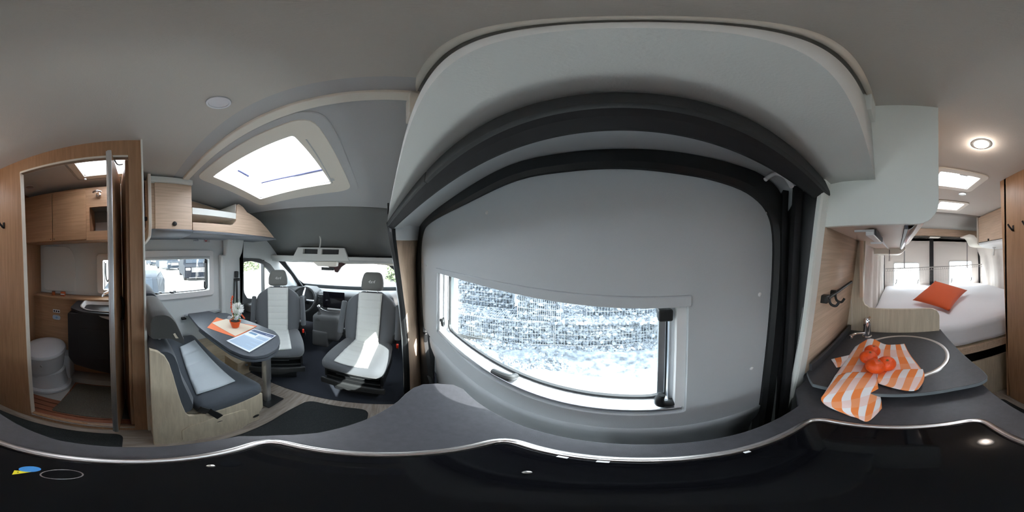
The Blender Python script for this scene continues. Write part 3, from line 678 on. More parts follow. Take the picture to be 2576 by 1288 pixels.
# tray, slats, mat
st(prism('floor_shower_tray', rp([(-.90, .74), (-.90, 1.37), (.03, 1.37), (.03, .74)], .03), XY(.0), (0, 0, .035), TRAY))
loft('tray_step', [[(x, 1.20, .036), (x, 1.235, .042), (x, 1.25, .085), (x, 1.36, .095)] for x in (-.50, -.2, .03)], TRAY, bpy.data.objects['floor_shower_tray'], thick=.005)
t = thing('teak_grate', 'reddish slatted wooden grate on the washroom floor', 'duckboard', (-.3, .95, .035))
bm = bmesh.new()
for i in range(10):
    y = .745+i*.0475; boxbm(bm, (-.66 if y < .90 else -.56 if y < .935 else -.44, y, .040), (.02, y+.041, .052))
frombm('slats', bm, W_T, t, bevel=.002)
bm = bmesh.new(); boxbm(bm, (-.43, .75, .036), (.0, 1.21, .041)); frombm('underlay', bm, BLK, t)
o = prism('bath_mat', rp([(-.44, .80), (-.42, 1.195), (.02, 1.195), (.02, .80)], .02), XY(.052), (0, 0, .008), MATG); tag(o, 'brown-grey pile mat lying on the washroom grate', 'mat'); cap_origin(o)
# coat hooks on the outside wall
for (u, v), nm in (((2549, 573), 'black coat hook on the oak washroom wall, nearer the bed'), ((10, 566), 'black coat hook on the oak wall, nearer the washroom doorway')):
    q = P(u, v, y=WY); t = thing('coat_hook', nm, 'hook', tuple(q))
    box('plate', (q.x-.006, WY-.006, q.z-.024), (q.x+.008, WY+.001, q.z+.016), BLK, t, bevel=.002)
    tube('hook', [(q.x+.004, WY-.004, q.z-.018), (q.x+.003, WY-.016, q.z-.016), (q.x-.005, WY-.030, q.z+.004), (q.x-.011, WY-.038, q.z+.022)], .0065, BLK, t)
# ================================================================== kitchen
ZT = .84
OUT = [P(u, v, z=ZT) for u, v in ((500, 1113), (600, 1096), (700, 1094), (800, 1088), (920, 1055), (1000, 1010), (1020, 990), (1040, 975), (1065, 966), (1100, 964), (1140, 967), (1165, 978), (1200, 1010), (1288, 1060), (1400, 1095), (1608, 1117.5))]
wo = [(-.88, .235), (-.40, .232), (-.237, .225), (-.10, .198)]+[(q.x, q.y) for q in OUT]+[(-.146, -.200), (-.30, -.203), (-.36, -.255), (-.42, -.262), (-.445, -.285), (-.88, -.285)]
GO = rp([(.166, -.158), (.166, .153), (-.279, .153), (-.279, -.158)], .042, 8)
t = thing('kitchen_unit', 'dark kitchen unit standing across the sliding door under the worktop and hob', 'kitchen unit', (-.2, 0, 0))
box('body', (-.86, -.19, .0), (.10, .175, ZT-.031), DK, t, bevel=.004)
for x0, x1 in ((-.85, -.46), (-.45, -.08)):
    d = box('door', (x0, .176, .10), (x1, .190, ZT-.05), W_Z, t, bevel=.002)
    lathe('knob', [(0, 0), (.011, 0), (.013, .008), (0, .010)], (x1-.05, .190, .70), BLK, d, seg=16, axis=(0, 1, 0))
o = prism('worktop', wo, XY(ZT), (0, 0, -.028), TOP, holes=[[(a-.056*.0, b) for a, b in rp([(.163, -.155), (.163, .150), (-.276, .150), (-.276, -.155)], .040, 8)]], bevel=.0015, seg=1)
tag(o, 'charcoal worktop around the hob with a rounded flap reaching towards the cab', 'worktop'); cap_origin(o)
# hob under its glass lid
t = thing('gas_hob', 'black glass-lidded two-burner hob with a steel rim set in the worktop', 'hob', (-.056, 0, ZT))
def off(L, d):
    n = len(L); o = []
    for i in range(n):
        a, b, c = Vector(L[i-1]), Vector(L[i]), Vector(L[(i+1) % n]); tt = (c-a).normalized(); o.append((b.x-tt.y*d, b.y+tt.x*d))
    return o
def rim(name, L, prof, mt, parent):
    return loft(name, [[(a, b, z) for a, b in off(L, d)] for d, z in prof], mt, parent, closed=True, smooth=True)
rim('steel_rim', GO, [(-.002, ZT), (.000, ZT+.004), (.004, ZT+.0065), (.008, ZT+.0065), (.011, ZT+.003), (.0125, ZT-.004)], STEEL, t)
rim('inner_rim', GO, [(.0125, ZT+.001), (.0140, ZT+.004), (.0155, ZT+.001)], STEEL, t)
prism('glass_lid', off(GO, .0165), XY(ZT-.001), (0, 0, .006), GLS, t, bevel=.0015)
bm = bmesh.new()
bm.free()
for x0, x1 in ((.06, .072), (.020, .032), (-.118, -.110)): box('lid_hinge', (x0, -.1425, ZT+.0055), (x1, -.138, ZT+.0075), WPL, t)
def ringat(name, u, v, r, rr, parent, mt=CHR):
    q = P(u, v, z=ZT+.006); bm = bmesh.new()
    tubebm(bm, [(q.x+r*math.cos(a), q.y+r*math.sin(a), ZT+.005) for a in [2*math.pi*i/32 for i in range(33)]], rr, 6, caps=False)
    return frombm(name, bm, mt, parent, smooth=True)
ringat('knob_ring', 155, 1193, .014, .0006, t, STEEL)
q = P(75, 1180, z=ZT+.006); lathe('warning_disc', [(0, 0), (.0085, 0), (.0085, .0006), (0, .0006)], (q.x, q.y, ZT+.0052), SBL, t, seg=28)
a, b, c = [P(u, v, z=ZT+.0056) for u, v in ((36, 1183), (80, 1187), (30, 1194))]
w_ = mk('warning_triangle', [tuple(a), tuple(b), tuple(c)], [(0, 1, 2)], SYE, t)
a2, c2 = a.lerp(b, .35).lerp(c, .25), a.lerp(b, .45).lerp(c, .45); s_ = (c2-a2)*.5
mk('warning_mark', [tuple(a2+Vector((.0004, 0, .0003))), tuple(a2+Vector((-.0004, 0, .0003))), tuple(c2+Vector((-.0004, 0, .0003))), tuple(c2+Vector((.0004, 0, .0003)))], [(0, 1, 2, 3)], DK, w_)
# camera tripod feet reflections are left out; small chrome pivots of the lid
for (u, v) in ((1326, 1188), (530, 1172)):
    q = P(u, v, z=ZT+.008); lathe('lid_stud', [(0, 0), (.004, 0), (.0035, .004), (0, .005)], (q.x, q.y, ZT+.0052), STEEL, t, seg=16)
# raised sink counter
ZS = .88
so_ = [(-.882, .233), (-.60, .243), (-.451, .252, .02), (-.402, .246, .03), (-.388, .215, .03), (-.391, .139), (-.385, .02), (-.383, -.10), (-.379, -.213), (-.40, -.235), (-.43, -.262), (-.882, -.262)]
t = thing('sink_counter', 'raised charcoal sink counter with a round lid ring, beside the wood partition', 'counter', (-.63, 0, ZT))
sp_ = rp(so_, .004, 6)
o = prism('slab', sp_, XY(ZS), (0, 0, -.016), TOP, t, bevel=.001, seg=1)
o = prism('slab_edge', off(sp_, .0015), XY(ZS-.0012), (0, 0, -.0140), TOPE, t)
prism('riser', rp([(-.88, .20), (-.44, .215), (-.415, .19), (-.41, .0), (-.405, -.22), (-.88, -.25)], .02), XY(ZS-.016), (0, 0, -.023), DK, t)
box('backsplash', (-.86, -.262, ZS), (-.44, -.250, ZS+.035), TOP, t, bevel=.002)
cxr, cyr, rr_ = -.640, .020, .181
lathe('lid_ring', [(rr_-.017, ZS), (rr_-.017, ZS+.003), (rr_-.013, ZS+.005), (rr_-.002, ZS+.004), (rr_, ZS)], (cxr, cyr, 0), STEEL, t, seg=64)
prism('sink_lid', [(cxr+math.cos(a)*(rr_-.017), cyr+math.sin(a)*(rr_-.017)) for a in [2*math.pi*i/64 for i in range(64)]], XY(ZS+.002), (0, 0, .002), TOP, t)
t = thing('kitchen_tap', 'chrome kitchen mixer tap in the corner of the sink counter', 'tap', (-.80, -.150, ZS))
lathe('base', [(0, 0), (.024, 0), (.024, .005), (.019, .009), (.0185, .066), (.0195, .070), (.019, .104), (.014, .112), (0, .114)], (-.80, -.150, ZS), CHR, t, seg=28)
lathe('cartridge_band', [(.0185, 0), (.0200, .001), (.0185, .002)], (-.80, -.150, ZS+.069), BLK, t, seg=28)
tube('spout', spl([(-.795, -.155, ZS+.022), (-.77, -.175, ZS+.030), (-.745, -.195, ZS+.036), (-.728, -.208, ZS+.034)]), [.008]*19, CHR, t)
lathe('aerator', [(0, 0), (.010, 0), (.0105, .016), (.009, .022), (0, .024)], (-.726, -.210, ZS+.014), CHR, t, seg=20)
tube('lever', [(-.80, -.150, ZS+.108), (-.785, -.135, ZS+.120)], .006, CHR, t)
# side wall panel and partition
st(loft('wall_kitchen_side', [[(x, yl(z)+.004-.02*(z < 0), z) for z in (1.402, 1.2, 1.0, ZS-.03)] for x in (-.447, -.86)], W_X, thick=.01))
st(prism('wall_partition', [(-.30, 0), (.225, 0), (.225, .975, .0), (.221, .990), (.210, 1.008), (.190, 1.020), (.165, 1.023), (-.120, 1.024), (-.150, 1.027), (-.175, 1.045), (-.186, 1.07), (-.178, 1.30), (-.172, 1.46), (-.30, 1.46)],
         YZ(-.862), (-.018, 0, 0), W_P, bevel=.002))
st(box('trim_11', (-.862, -.20, 1.09), (-.845, -.182, 1.40), W_Z))
t = thing('hook_rail', 'black rail with two hooks on the wood side wall above the sink', 'hook rail', (-.6, -.235, 1.16))
yk = yl(1.16)+.006
tube('rail', [(-.487, yk+.022, 1.166), (-.765, yk+.022, 1.186)], .0065, BLK, t)
box('bracket', (-.50, yk-.002, 1.150), (-.475, yk+.026, 1.178), BLK, t, bevel=.004); box('bracket', (-.565, yk-.002, 1.158), (-.55, yk+.026, 1.182), BLK, t, bevel=.004)
for x in (-.50, -.555): tube('hook', spl([(x, yk+.022, 1.17), (x, yk+.028, 1.145), (x-.004, yk+.045, 1.138), (x-.010, yk+.055, 1.152)]), .0045, BLK, t)
# overhead cupboard above the kitchen and the bed
t = thing('kitchen_overhead_cupboard', 'large overhead cupboard with a white end panel hanging above the sink', 'cupboard', (-.9, -.05, 1.398))
ZB = 1.397
prism('end_panel', [(-.215, ZB), (.046, ZB)]+[(.046+.070*math.sin(a), ZB+.070-.070*math.cos(a)) for a in [math.pi/2*i/8 for i in range(9)]]+[(.117, 1.92), (-.215, 1.92)], YZ(-.446), (-.016, 0, 0), WHITE, t, bevel=.0015)
box('bottom', (-1.50, -.21, ZB), (-.462, .035, ZB+.012), mat('pale_laminate', (.62, .50, .42), .5), t)
box('carcass', (-1.50, -.21, ZB+.03), (-.47, .085, 1.915), W_X, t)
bm = bmesh.new(); boxbm(bm, (-1.50, .020, ZB-.012), (-.462, .030, ZB)); frombm('dark_profile', bm, mat('profile_dark_grey', (.10, .10, .12), .5), t)  # dark grey strip along the underside, beside the grip profile
loft('grip_profile', [[(x, .030, ZB-.013), (x, .040, ZB-.010), (x, .060, ZB+.010), (x, .075, ZB+.035), (x, .070, ZB+.04)] for x in (-.463, -1.50)], ALU, t, thick=.003)
for i, (x0, x1) in enumerate(((-.97, -.47), (-1.49, -.98))):
    d = box('door', (x0, .086, ZB+.04), (x1, .102, 1.905), W_X, t, bevel=.002)
    lathe('knob', [(0, 0), (.010, 0), (.012, .008), (0, .010)], ((x0+x1)/2, .102, ZB+.08), BLK, d, seg=16, axis=(0, 1, 0))
o = stE('trim_12')
t = thing('under_cupboard_light', 'slim metal light rail under the overhead cupboard above the sink', 'light rail', (-.8, -.08, 1.38))
bm = bmesh.new(); boxbm(bm, (-1.45, -.088, ZB-.008), (-.60, -.078, ZB)); frombm('rail', bm, ALU, t)
bm = bmesh.new(); boxbm(bm, (-.72, -.10, ZB-.024), (-.50, -.072, ZB-.004)); frombm('luminaire', bm, WPL, t, bevel=.003)
bm = bmesh.new(); boxbm(bm, (-.72, -.071, ZB-.022), (-.50, -.066, ZB-.004)); frombm('dark_side', bm, BLKM, t)
box('clip', (-.505, -.135, ZB-.012), (-.495, -.075, ZB-.006), ALU, t); box('clip', (-.725, -.12, ZB-.03), (-.715, -.07, ZB-.022), ALU, t)
t = thing('overhead_bed_shelf', 'cream rounded shelf end hanging below the overhead cupboard above the bed', 'shelf', (-1.8, -.05, 1.36))
prism('end_cheek', rp([(-.24, 1.345, .01), (.03, 1.345, .05), (.085, 1.398, .0), (-.24, 1.398)], .01), YZ(-1.502), (-.6, 0, 0), CREAM, t, bevel=.003)
t = thing('reading_lamp', 'small reading lamp hanging over the bed at the kitchen side', 'lamp', (-1.75, -.08, 1.34))
tube('stem', [(-1.50, -.075, 1.385), (-1.50, -.075, 1.34)], .003, BLK, t); tube('shade', [(-1.50, -.075, 1.335), (-1.50, -.075, 1.28)], .007, WPL, t)

# towel and tangerines
def tw(rows, name, parent=None, mt=None, uv=None, n=5, th=.0025):
    # rows of control points -> smooth cloth
    R2 = [spl(r, n) for r in rows]; cols = list(zip(*R2)); cols = [spl(c, n) for c in cols]; rows2 = list(zip(*cols))
    return rows2
def K(u, v, z): return P(u, v, z=z)
m_ = bpy.data.materials.new('striped_cotton'); m_.use_nodes = True; tt = m_.node_tree; bb = tt.nodes['Principled BSDF']; bb.inputs['Roughness'].default_value = .9
uvn = tt.nodes.new('ShaderNodeUVMap'); sx_ = tt.nodes.new('ShaderNodeSeparateXYZ'); tt.links.new(uvn.outputs[0], sx_.inputs[0])
def mth(op, a, b=None):
    n = tt.nodes.new('ShaderNodeMath'); n.operation = op
    for i, q in enumerate((a, b)):
        if q is None: continue
        if isinstance(q, (int, float)): n.inputs[i].default_value = q
        else: tt.links.new(q, n.inputs[i])
    return n.outputs[0]
s1 = mth('GREATER_THAN', mth('FRACT', sx_.outputs[0]), .5); s2 = mth('GREATER_THAN', mth('FRACT', sx_.outputs[1]), .5)
def mixc(f, a, b):
    n = tt.nodes.new('ShaderNodeMix'); n.data_type = 'RGBA'; tt.links.new(f, n.inputs[0])
    for i, q in ((6, a), (7, b)):
        if isinstance(q, tuple): n.inputs[i].default_value = (*q, 1)
        else: tt.links.new(q, n.inputs[i])
    return n.outputs[2]
tt.links.new(mixc(s1, mixc(s2, (.84, .80, .80), (.84, .62, .58)), mixc(s2, (.86, .24, .06), (.86, .32, .14))), bb.inputs['Base Color'])
t = thing('tea_towel', 'orange and white striped tea towel spread over the counter edge under the tangerines', 'towel', (-.5, -.06, .88))
def cloth(name, rows, u0, du, v0, dv, sk=0, n=6):
    R2 = [spl(r, n) for r in rows]; cols = [spl(c, n) for c in zip(*R2)]; G = [list(r) for r in zip(*cols)]
    nr, nc = len(G), len(G[0]); V = [p for r in G for p in r]; F = [(i*nc+j, i*nc+j+1, (i+1)*nc+j+1, (i+1)*nc+j) for i in range(nr-1) for j in range(nc-1)]
    o = mk(name, V, F, m_, t, smooth=True, angle=180); me = o.data; uvl = me.uv_layers.new(name='UVMap')
    for lp in me.loops:
        i, j = divmod(lp.vertex_index, nc); uvl.data[lp.index].uv = (u0+du*j/(nc-1)+sk*i/(nr-1), v0+dv*i/(nr-1))
    s = o.modifiers.new('solid', 'SOLIDIFY'); s.thickness = .003; s.offset = 1
    return o
zz = .884
cloth('cloth', [[K(2152, 873, zz), K(2190, 853, .900), K(2225, 867, .887), K(2252, 868, .892), K(2275, 866, zz)],
                [K(2138, 893, zz), K(2178, 885, .896), K(2218, 888, .888), K(2255, 890, .894), K(2288, 892, zz)],
                [K(2118, 922, zz+.004), K(2162, 918, .893), K(2215, 918, .889), K(2262, 916, .895), K(2305, 914, .888)],
                [K(2100, 948, zz+.008), K(2150, 940, .898), K(2205, 938, .890), K(2265, 938, .899), K(2322, 936, .892)]], .10, 4.5, 0, 2.2)
cloth('hanging_fold', [[K(2100, 948, .892), K(2135, 938, .900), K(2170, 937, .900), K(2207, 938, .892)],
                       [K(2078, 985, .888), K(2118, 970, .900), K(2160, 965, .900), K(2207, 962, .893)],
                       [K(2066, 1002, .874), K(2110, 1000, .880), K(2160, 990, .885), K(2208, 976, .880)],
                       [K(2078, 1018, .853), K(2125, 1018, .868), K(2170, 1010, .868), K(2212, 992, .866)],
                       [K(2105, 1032, .845), K(2140, 1035, .852), K(2178, 1035, .852), K(2216, 1012, .852)],
                       [K(2140, 1045, .843), K(2160, 1052, .844), K(2184, 1060, .8445), K(2217, 1028, .845)]], .1, 3.2, .2, 2.6, sk=1.6)
cloth('right_fold', [[K(2205, 938, .892), K(2245, 933, .900), K(2285, 930, .900), K(2321, 930, .893)],
                     [K(2207, 952, .898), K(2243, 948, .903), K(2285, 946, .903), K(2325, 945, .893)],
                     [K(2208, 961, .890), K(2245, 968, .893), K(2285, 973, .893), K(2322, 962, .890)],
                     [K(2210, 963, .886), K(2245, 975, .886), K(2290, 984, .885), K(2310, 980, .886)]], .2, 3.2, .1, 1.0, sk=.8)
cloth('back_corner', [[K(2091, 905, .883), K(2112, 900, .884), K(2142, 893, .884)], [K(2096, 912, .883), K(2115, 912, .886), K(2135, 905, .886)], [K(2104, 925, .883), K(2112, 924, .884), K(2122, 922, .885)]], .1, 1.6, 0, 1)
spots = [(2191, 880, .030, 'tangerine furthest back on the striped towel, under the tap', .899), (2181, 895, .031, 'tangerine at the left of the heap on the towel', .899), (2193, 918, .032, 'tangerine nearest the counter edge, in front of the heap', .898), (2227, 907, .031, 'tangerine at the right of the heap on the towel', .897)]
for i, (u, v, r, lb, zb) in enumerate(spots):
    q = P(u, v+2, z=zb+r*.86)
    t = thing('tangerine', lb, 'tangerine', (q.x, q.y, zb), group='tangerines on the striped towel', local=True); t.rotation_euler = (R(8*(i-1.5)), R(-22 if i == 3 else 12*i), i)
    pr = []
    for k in range(17):
        a = math.pi*k/16; pr.append((max(.0001, r*math.sin(a)*(1+.02*math.sin(a*2))), r*.86-r*.84*math.cos(a)+(-.0035*math.exp(-(((k-16)/1.6)**2)))))
    lathe('peel', pr, (0, 0, 0), PEEL, t, seg=28)
    bm = bmesh.new()
    for k in range(5):
        a = k*2*math.pi/5; c = Vector((math.cos(a), math.sin(a), 0)); s = Vector((-math.sin(a), math.cos(a), 0)); z = Vector((0, 0, r*1.675))
        bm.faces.new([bm.verts.new(p) for p in (z, z+c*.003+s*.0016, z+c*.006-Vector((0, 0, .0002)), z+c*.003-s*.0016)])
    frombm('calyx', bm, GRN, t)
    t.location = (q.x, q.y, zb)

# ================================================================== sleeping area
zb_ = .862
t = thing('transverse_bed', 'wide transverse rear bed with a white fitted sheet', 'bed', (-1.8, .6, 0))
def bedp(p):
    x, y, z = p
    if z > 0: z += .010*math.sin(x*9+y*3)*math.sin(y*7) - .012*math.exp(-((y-.2)**2+(x-.3)**2)*30)
    if x > .7: x += .006*math.sin(y*22)
    return (x, y, z)
rbox('mattress', (-1.835, .625, .752), (.845, .835, .108), .06, SHEET, t, fn=bedp, n=34)
box('slat_frame', (-2.68, -.21, .575), (-1.00, 1.46, .64), W_PX, t, bevel=.003)
box('frame_rail', (-1.0, -.21, .580), (-.985, 1.46, .645), W_X, t, bevel=.002)
box('front_panel', (-1.02, -.21, .0), (-1.005, .9, .47), W_P, t)
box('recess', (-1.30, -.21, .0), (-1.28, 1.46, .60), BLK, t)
q = P(2365, 746, z=.96)
t = thing('cushion', 'square orange cushion lying tilted on the white bed', 'cushion', (-1.55, .45, .87))
cs = [Vector(P(2295, 755, z=.905)), Vector(P(2388, 783, z=.895)), Vector(P(2434, 730, z=.93)), Vector(P(2352, 706, x=-1.75))]
G = []
NN = 20
cn = (cs[1]-cs[0]).cross(cs[3]-cs[0]).normalized()
if cn.z < 0: cn = -cn
for sgn in (1, -1):
    for i in range(NN+1):
        for j in range(NN+1):
            s, r_ = i/NN, j/NN; ss, rr2 = s*2-1, r_*2-1
            pin = 1-.10*(1-ss**2)*0; 
            s2_ = .5+.5*ss*(1-.09*(1-rr2**2)*abs(ss)); r2_ = .5+.5*rr2*(1-.09*(1-ss**2)*abs(rr2))
            q = cs[0].lerp(cs[1], s2_).lerp(cs[3].lerp(cs[2], s2_), r2_)
            h = .055*((1-ss**2)*(1-rr2**2))**.45
            G.append(tuple(q+cn*h*sgn*(1 if sgn > 0 else .7)))
F = []
M1 = (NN+1)**2
for b in (0, M1):
    for i in range(NN):
        for j in range(NN): k = b+i*(NN+1)+j; F.append((k, k+1, k+NN+2, k+NN+1))
o = mk('cover', G, F, ORG, t, smooth=True, angle=180)
bmx = bmesh.new(); bmx.from_mesh(o.data); bmesh.ops.remove_doubles(bmx, verts=bmx.verts, dist=.0005); bmesh.ops.recalc_face_normals(bmx, faces=bmx.faces); bmx.to_mesh(o.data); bmx.free()
for p in o.data.polygons: p.use_smooth = True
# rear doors
XR = -2.70
def X(u, v, x=XR): q = P(u, v, x=x); return (q.y, q.z)
w1r = [X(2249, 662), X(2312, 662), X(2312, 728), (X(2249, 728)[0], X(2312, 728)[1])]; w2r = [X(2388, 660), X(2444, 657), X(2444, 722), X(2388, 722)]
for nm, y0, y1, wr in (('door_4', -.225, .535, w1r), ('door_5', .600, 1.50, w2r)):
    dd = stE(nm)
    a0, a1 = min(p[0] for p in wr), max(p[0] for p in wr); b0, b1 = .80, max(p[1] for p in wr)
    prism('panel', rect(y0, y1, .40, 1.66), YZ(XR), (-.03, 0, 0), REARL, dd, holes=[rp(rect(a0, a1, b0, b1), .03)])
    prism('window_frame', rp(rect(a0-.012, a1+.012, b0-.012, b1+.012), .04), YZ(XR+.008), (-.03, 0, 0), WPL, dd, holes=[rp(rect(a0+.006, a1-.006, b0+.006, b1-.006), .025)], bevel=.004)
    prism('window_pane', rect(a0, a1, b0, b1), YZ(XR-.03), (-.004, 0, 0), GLASS, dd)
    for yy in (a0+.03, a1-.03):
        tube('window_catch', spl([(XR, yy, .88), (XR+.02, yy, .89), (XR+.025, yy+.01, .92), (XR+.02, yy+.015, .96)]), .007, BLKM, dd)
st(box('trim_13', (XR-.02, .535, .40), (XR+.03, .600, 1.66), RUB, bevel=.006))
st(loft('trim_14', [[(XR+.01, -.236-.0*z, z), (XR+.03, -.228, z), (XR+.01, -.215, z)] for z in (.4, 1.0, 1.5)], RUB, thick=.004))
st(loft('trim_14', [[(XR+.01, 1.50-.03*max(0, z-1.2)*2, z), (XR+.04, 1.475-.03*max(0, z-1.2)*2, z), (XR+.01, 1.455-.03*max(0, z-1.2)*2, z)] for z in (.4, 1.0, 1.2, 1.5)], RUB, thick=.004))
st(box('wall_rear_infill', (XR-.05, -.46, 1.60), (XR, 1.56, 2.0), REARL))
# beam with vents over the rear doors
st(loft('ceiling_rear_slope', [[(-2.02, y, 1.918), (-2.12, y, 1.90), (-2.35, y, 1.82), (-2.46, y, 1.775)] for y in (-.3, 1.52)], mat('rear_headliner', (.40, .39, .37), .95), thick=.01))
t = thing('rear_beam', 'oak beam with black vent grilles across the top of the rear doors', 'beam', (-2.5, .62, 1.63))
box('beam', (-2.50, -.22, 1.645), (-2.46, 1.46, 1.78), W_Y, t, bevel=.003)
o = prism('soffit', [(-2.46, -.22), (-2.46, 1.46), (-2.68, 1.46), (-2.68, -.22)], XY(1.645), (0, 0, .012), CREAM, t)
for a, b in ((.0, .50), (.68, 1.22)):
    bm = bmesh.new(); boxbm(bm, (-2.665, a, 1.640), (-2.485, b, 1.645)); g = frombm('vent_grille', bm, BLK, t)
    bm = bmesh.new()
    for i in range(int((b-a)/.035)): boxbm(bm, (-2.66, a+.01+i*.035, 1.636), (-2.49, a+.016+i*.035, 1.641))
    for i in range(4): boxbm(bm, (-2.64+i*.045, a, 1.636), (-2.636+i*.045, b, 1.641))
    frombm('mesh', bm, mat('grille_grey', (.12, .11, .10), .6) if a == 0 else MT['grille_grey'], g)
# storage net rail in front of the rear doors
XN = -2.50
t = thing('storage_net', 'sagging storage net on a thin rail in front of the rear door windows', 'net', (XN, .6, .87))
A, B = P(2227, 676, x=XN), P(2470, 665, x=XN)
bm = bmesh.new(); tubebm(bm, [A, B], .008); tubebm(bm, [A+Vector((0, 0, -.04)), B+Vector((0, 0, -.04))], .003)
frombm('rail', bm, NET, t, smooth=True)
bm = bmesh.new(); NX = 90
for i in range(NX):
    s = (i+.5)/NX; q = A.lerp(B, s)
    tubebm(bm, [q, q+Vector((.0, .008*(1 if i % 2 else -1), -.04))], .0022, 4)
for i in range(40):
    s = (i+.5)/40; q = A.lerp(B, s)+Vector((0, 0, -.04))
    if .12 < s < .30 or .70 < s < .97: continue
    tubebm(bm, [q, q+Vector((0, .004, -.19))], .0011, 3)
for k in range(1, 9):
    z = Vector((0, 0, -.04-.022*k)); 
    for s0, s1 in ((0, .12), (.30, .70), (.97, 1)): tubebm(bm, [A.lerp(B, s0)+z, A.lerp(B, s1)+z], .001, 3)
o = frombm('netting', bm, NET, t); o['kind'] = 'stuff'
for u in (2275, 2433):
    a, b = P(u, 610, x=XN), P(u, 674, x=XN); tube('hanger_strap', [a, b], .009, mat('strap_grey', (.28, .27, .27), .7), t, seg=6)
# left rear overhead cupboard
t = thing('rear_overhead_cupboard', 'oak overhead cupboard with a cream end panel above the bed on the wardrobe side', 'cupboard', (-1.5, 1.3, 1.5))
box('carcass', (-2.06, 1.14, 1.52), (-.93, 1.41, 1.912), W_X, t)
box('door', (-2.058, 1.120, 1.530), (-1.40, 1.138, 1.895), W_X, t, bevel=.002)
d = [o for o in t.children if o.name.startswith('door')][0]
box('door', (-1.39, 1.120, 1.530), (-.93, 1.138, 1.895), W_X, t, bevel=.002)
q = P(2487, 603, y=1.12); lathe('knob', [(0, 0), (.014, 0), (.016, .008), (0, .010)], q, BLK, d, seg=18, axis=(0, -1, 0))
prism('end_panel', rp([(1.10, 1.49, .05), (1.42, 1.43, .0), (1.42, 1.912), (1.10, 1.912)], .01), YZ(-2.062), (-.018, 0, 0), CREAM, t, bevel=.003)
loft('rounded_base', [[(x, 1.115, 1.522), (x, 1.125, 1.495), (x, 1.17, 1.465), (x, 1.25, 1.45), (x, 1.42, 1.44)] for x in (-2.06, -.93)], WPL, t, thick=.004)
box('black_profile', (-2.06, 1.124, 1.516), (-.93, 1.14, 1.528), BLKM, t)  # black strip between the doors and the rounded base
t = thing('corner_shelf', 'cream curved shelf end between the rear beam and the overhead cupboard', 'shelf', (-2.3, 1.3, 1.45))
loft('curved_edge', [[(x, y, z) for y, z in ((.98, 1.640), (1.06, 1.630), (1.10, 1.59), (1.12, 1.54), (1.15, 1.505), (1.24, 1.49), (1.46, 1.485))] for x in (-2.42, -2.08)], CREAM, t, thick=.016)
t = thing('reading_lamp', 'small hanging reading lamp under the rear overhead cupboard', 'lamp', P(2501, 628, y=1.25))
q = P(2501, 617, y=1.25); q2 = P(2501, 626, y=1.25); q3 = P(2499, 642, y=1.25)
lathe('rosette', [(0, 0), (.03, 0), (.02, -.012), (0, -.014)], (q.x, q.y, 1.452), WPL, t, seg=20); tube('stem', [q, q2], .006, ALU, t); tube('shade', [q2, q3], [.010, .014], WPL, t)
# ================================================================== dinette
t = thing('overhead_cupboard', 'oak overhead cupboard with round black knobs above the dinette window', 'cupboard', (.3, 1.3, 1.48))
box('carcass', (.095, 1.14, 1.49), (.46, 1.48, 1.870), W_X, t)
d = prism('door', rect(.183, .456, 1.488, 1.848), XZ(1.12), (0, .018, 0), W_X, t, bevel=.002)
q = P(439, 563, y=1.12); lathe('knob', [(0, 0), (.014, 0), (.017, .006), (.014, .012), (0, .014)], q, BLK, d, seg=24, axis=(0, -1, 0))
d = prism('door', rect(.060, .118, 1.500, 1.86), XZ(1.14), (0, .018, 0), W_X, t, bevel=.002)
q = P(366, 551, y=1.14); lathe('knob', [(0, 0), (.014, 0), (.017, .006), (.014, .012), (0, .014)], q, BLK, d, seg=24, axis=(0, -1, 0))
prism('end_cheek', rp([(1.065, 1.895), (1.065, 1.50, .05), (1.115, 1.425, .05), (1.48, 1.40), (1.48, 1.895)], .01), YZ(.150), (-.022, 0, 0), CREAM, t, bevel=.004)
box('top_trim', (.15, 1.105, 1.850), (.462, 1.16, 1.895), WHITE, t, bevel=.003)
loft('base_profile', [[(x, 1.118, 1.487), (x, 1.116, 1.478), (x, 1.14, 1.462), (x, 1.20, 1.455), (x, 1.48, 1.45)] for x in (.150, .459)], mat('grey_profile', (.20, .215, .24), .6), t, thick=.004)
t = thing('overhead_shelf_unit', 'oak open shelf unit with a white shelf tapering to a point towards the windscreen', 'shelf', (.9, 1.3, 1.48))
def L(u, v): q = P(u, v, y=1.12); return (q.x, q.z)
FRT = [L(485, 579), L(485, 559), L(580, 566), L(588, 564), L(594, 556), L(596, 515), L(601, 513), L(612, 521), L(622, 534), L(640, 545), L(655, 556), L(674, 577), L(690, 598)]
prism('front', FRT, XZ(1.12), (0, .018, 0), W_X, t, bevel=.002)
box('shelf', (.462, 1.125, 1.612), (.872, 1.47, 1.665), WHITE, t, bevel=.002)
prism('back', [(.462, 1.49), (.462, 1.86), (1.0, 1.76), (1.10, 1.49)], XZ(1.45), (0, .012, 0), W_X, t)
prism('cheek', [(1.135, 1.50), (1.45, 1.50), (1.45, 1.76), (1.135, 1.755)], YZ(.868), (.012, 0, 0), WHITE, t)
box('floor', (.462, 1.138, 1.488), (1.37, 1.48, 1.50), W_X, t)
prism('edge_strip', [L(u, v) for u, v in ((485, 579), (690, 598), (697, 603), (485, 585))], XZ(1.122), (0, .02, 0), MT['grey_profile'], t, bevel=.002)
t.children[0].name
loft('base_profile', [[(x, 1.12, z), (x, 1.16, z-.014), (x, 1.48, z-.02)] for x, z in ((.462, 1.478), (1.40, 1.470))], MT['grey_profile'], t, thick=.004)
t = thing('curtain_hook', 'small chrome lamp clip on the grey wall below the overhead cupboard', 'lamp clip', P(497, 602, y=1.48))
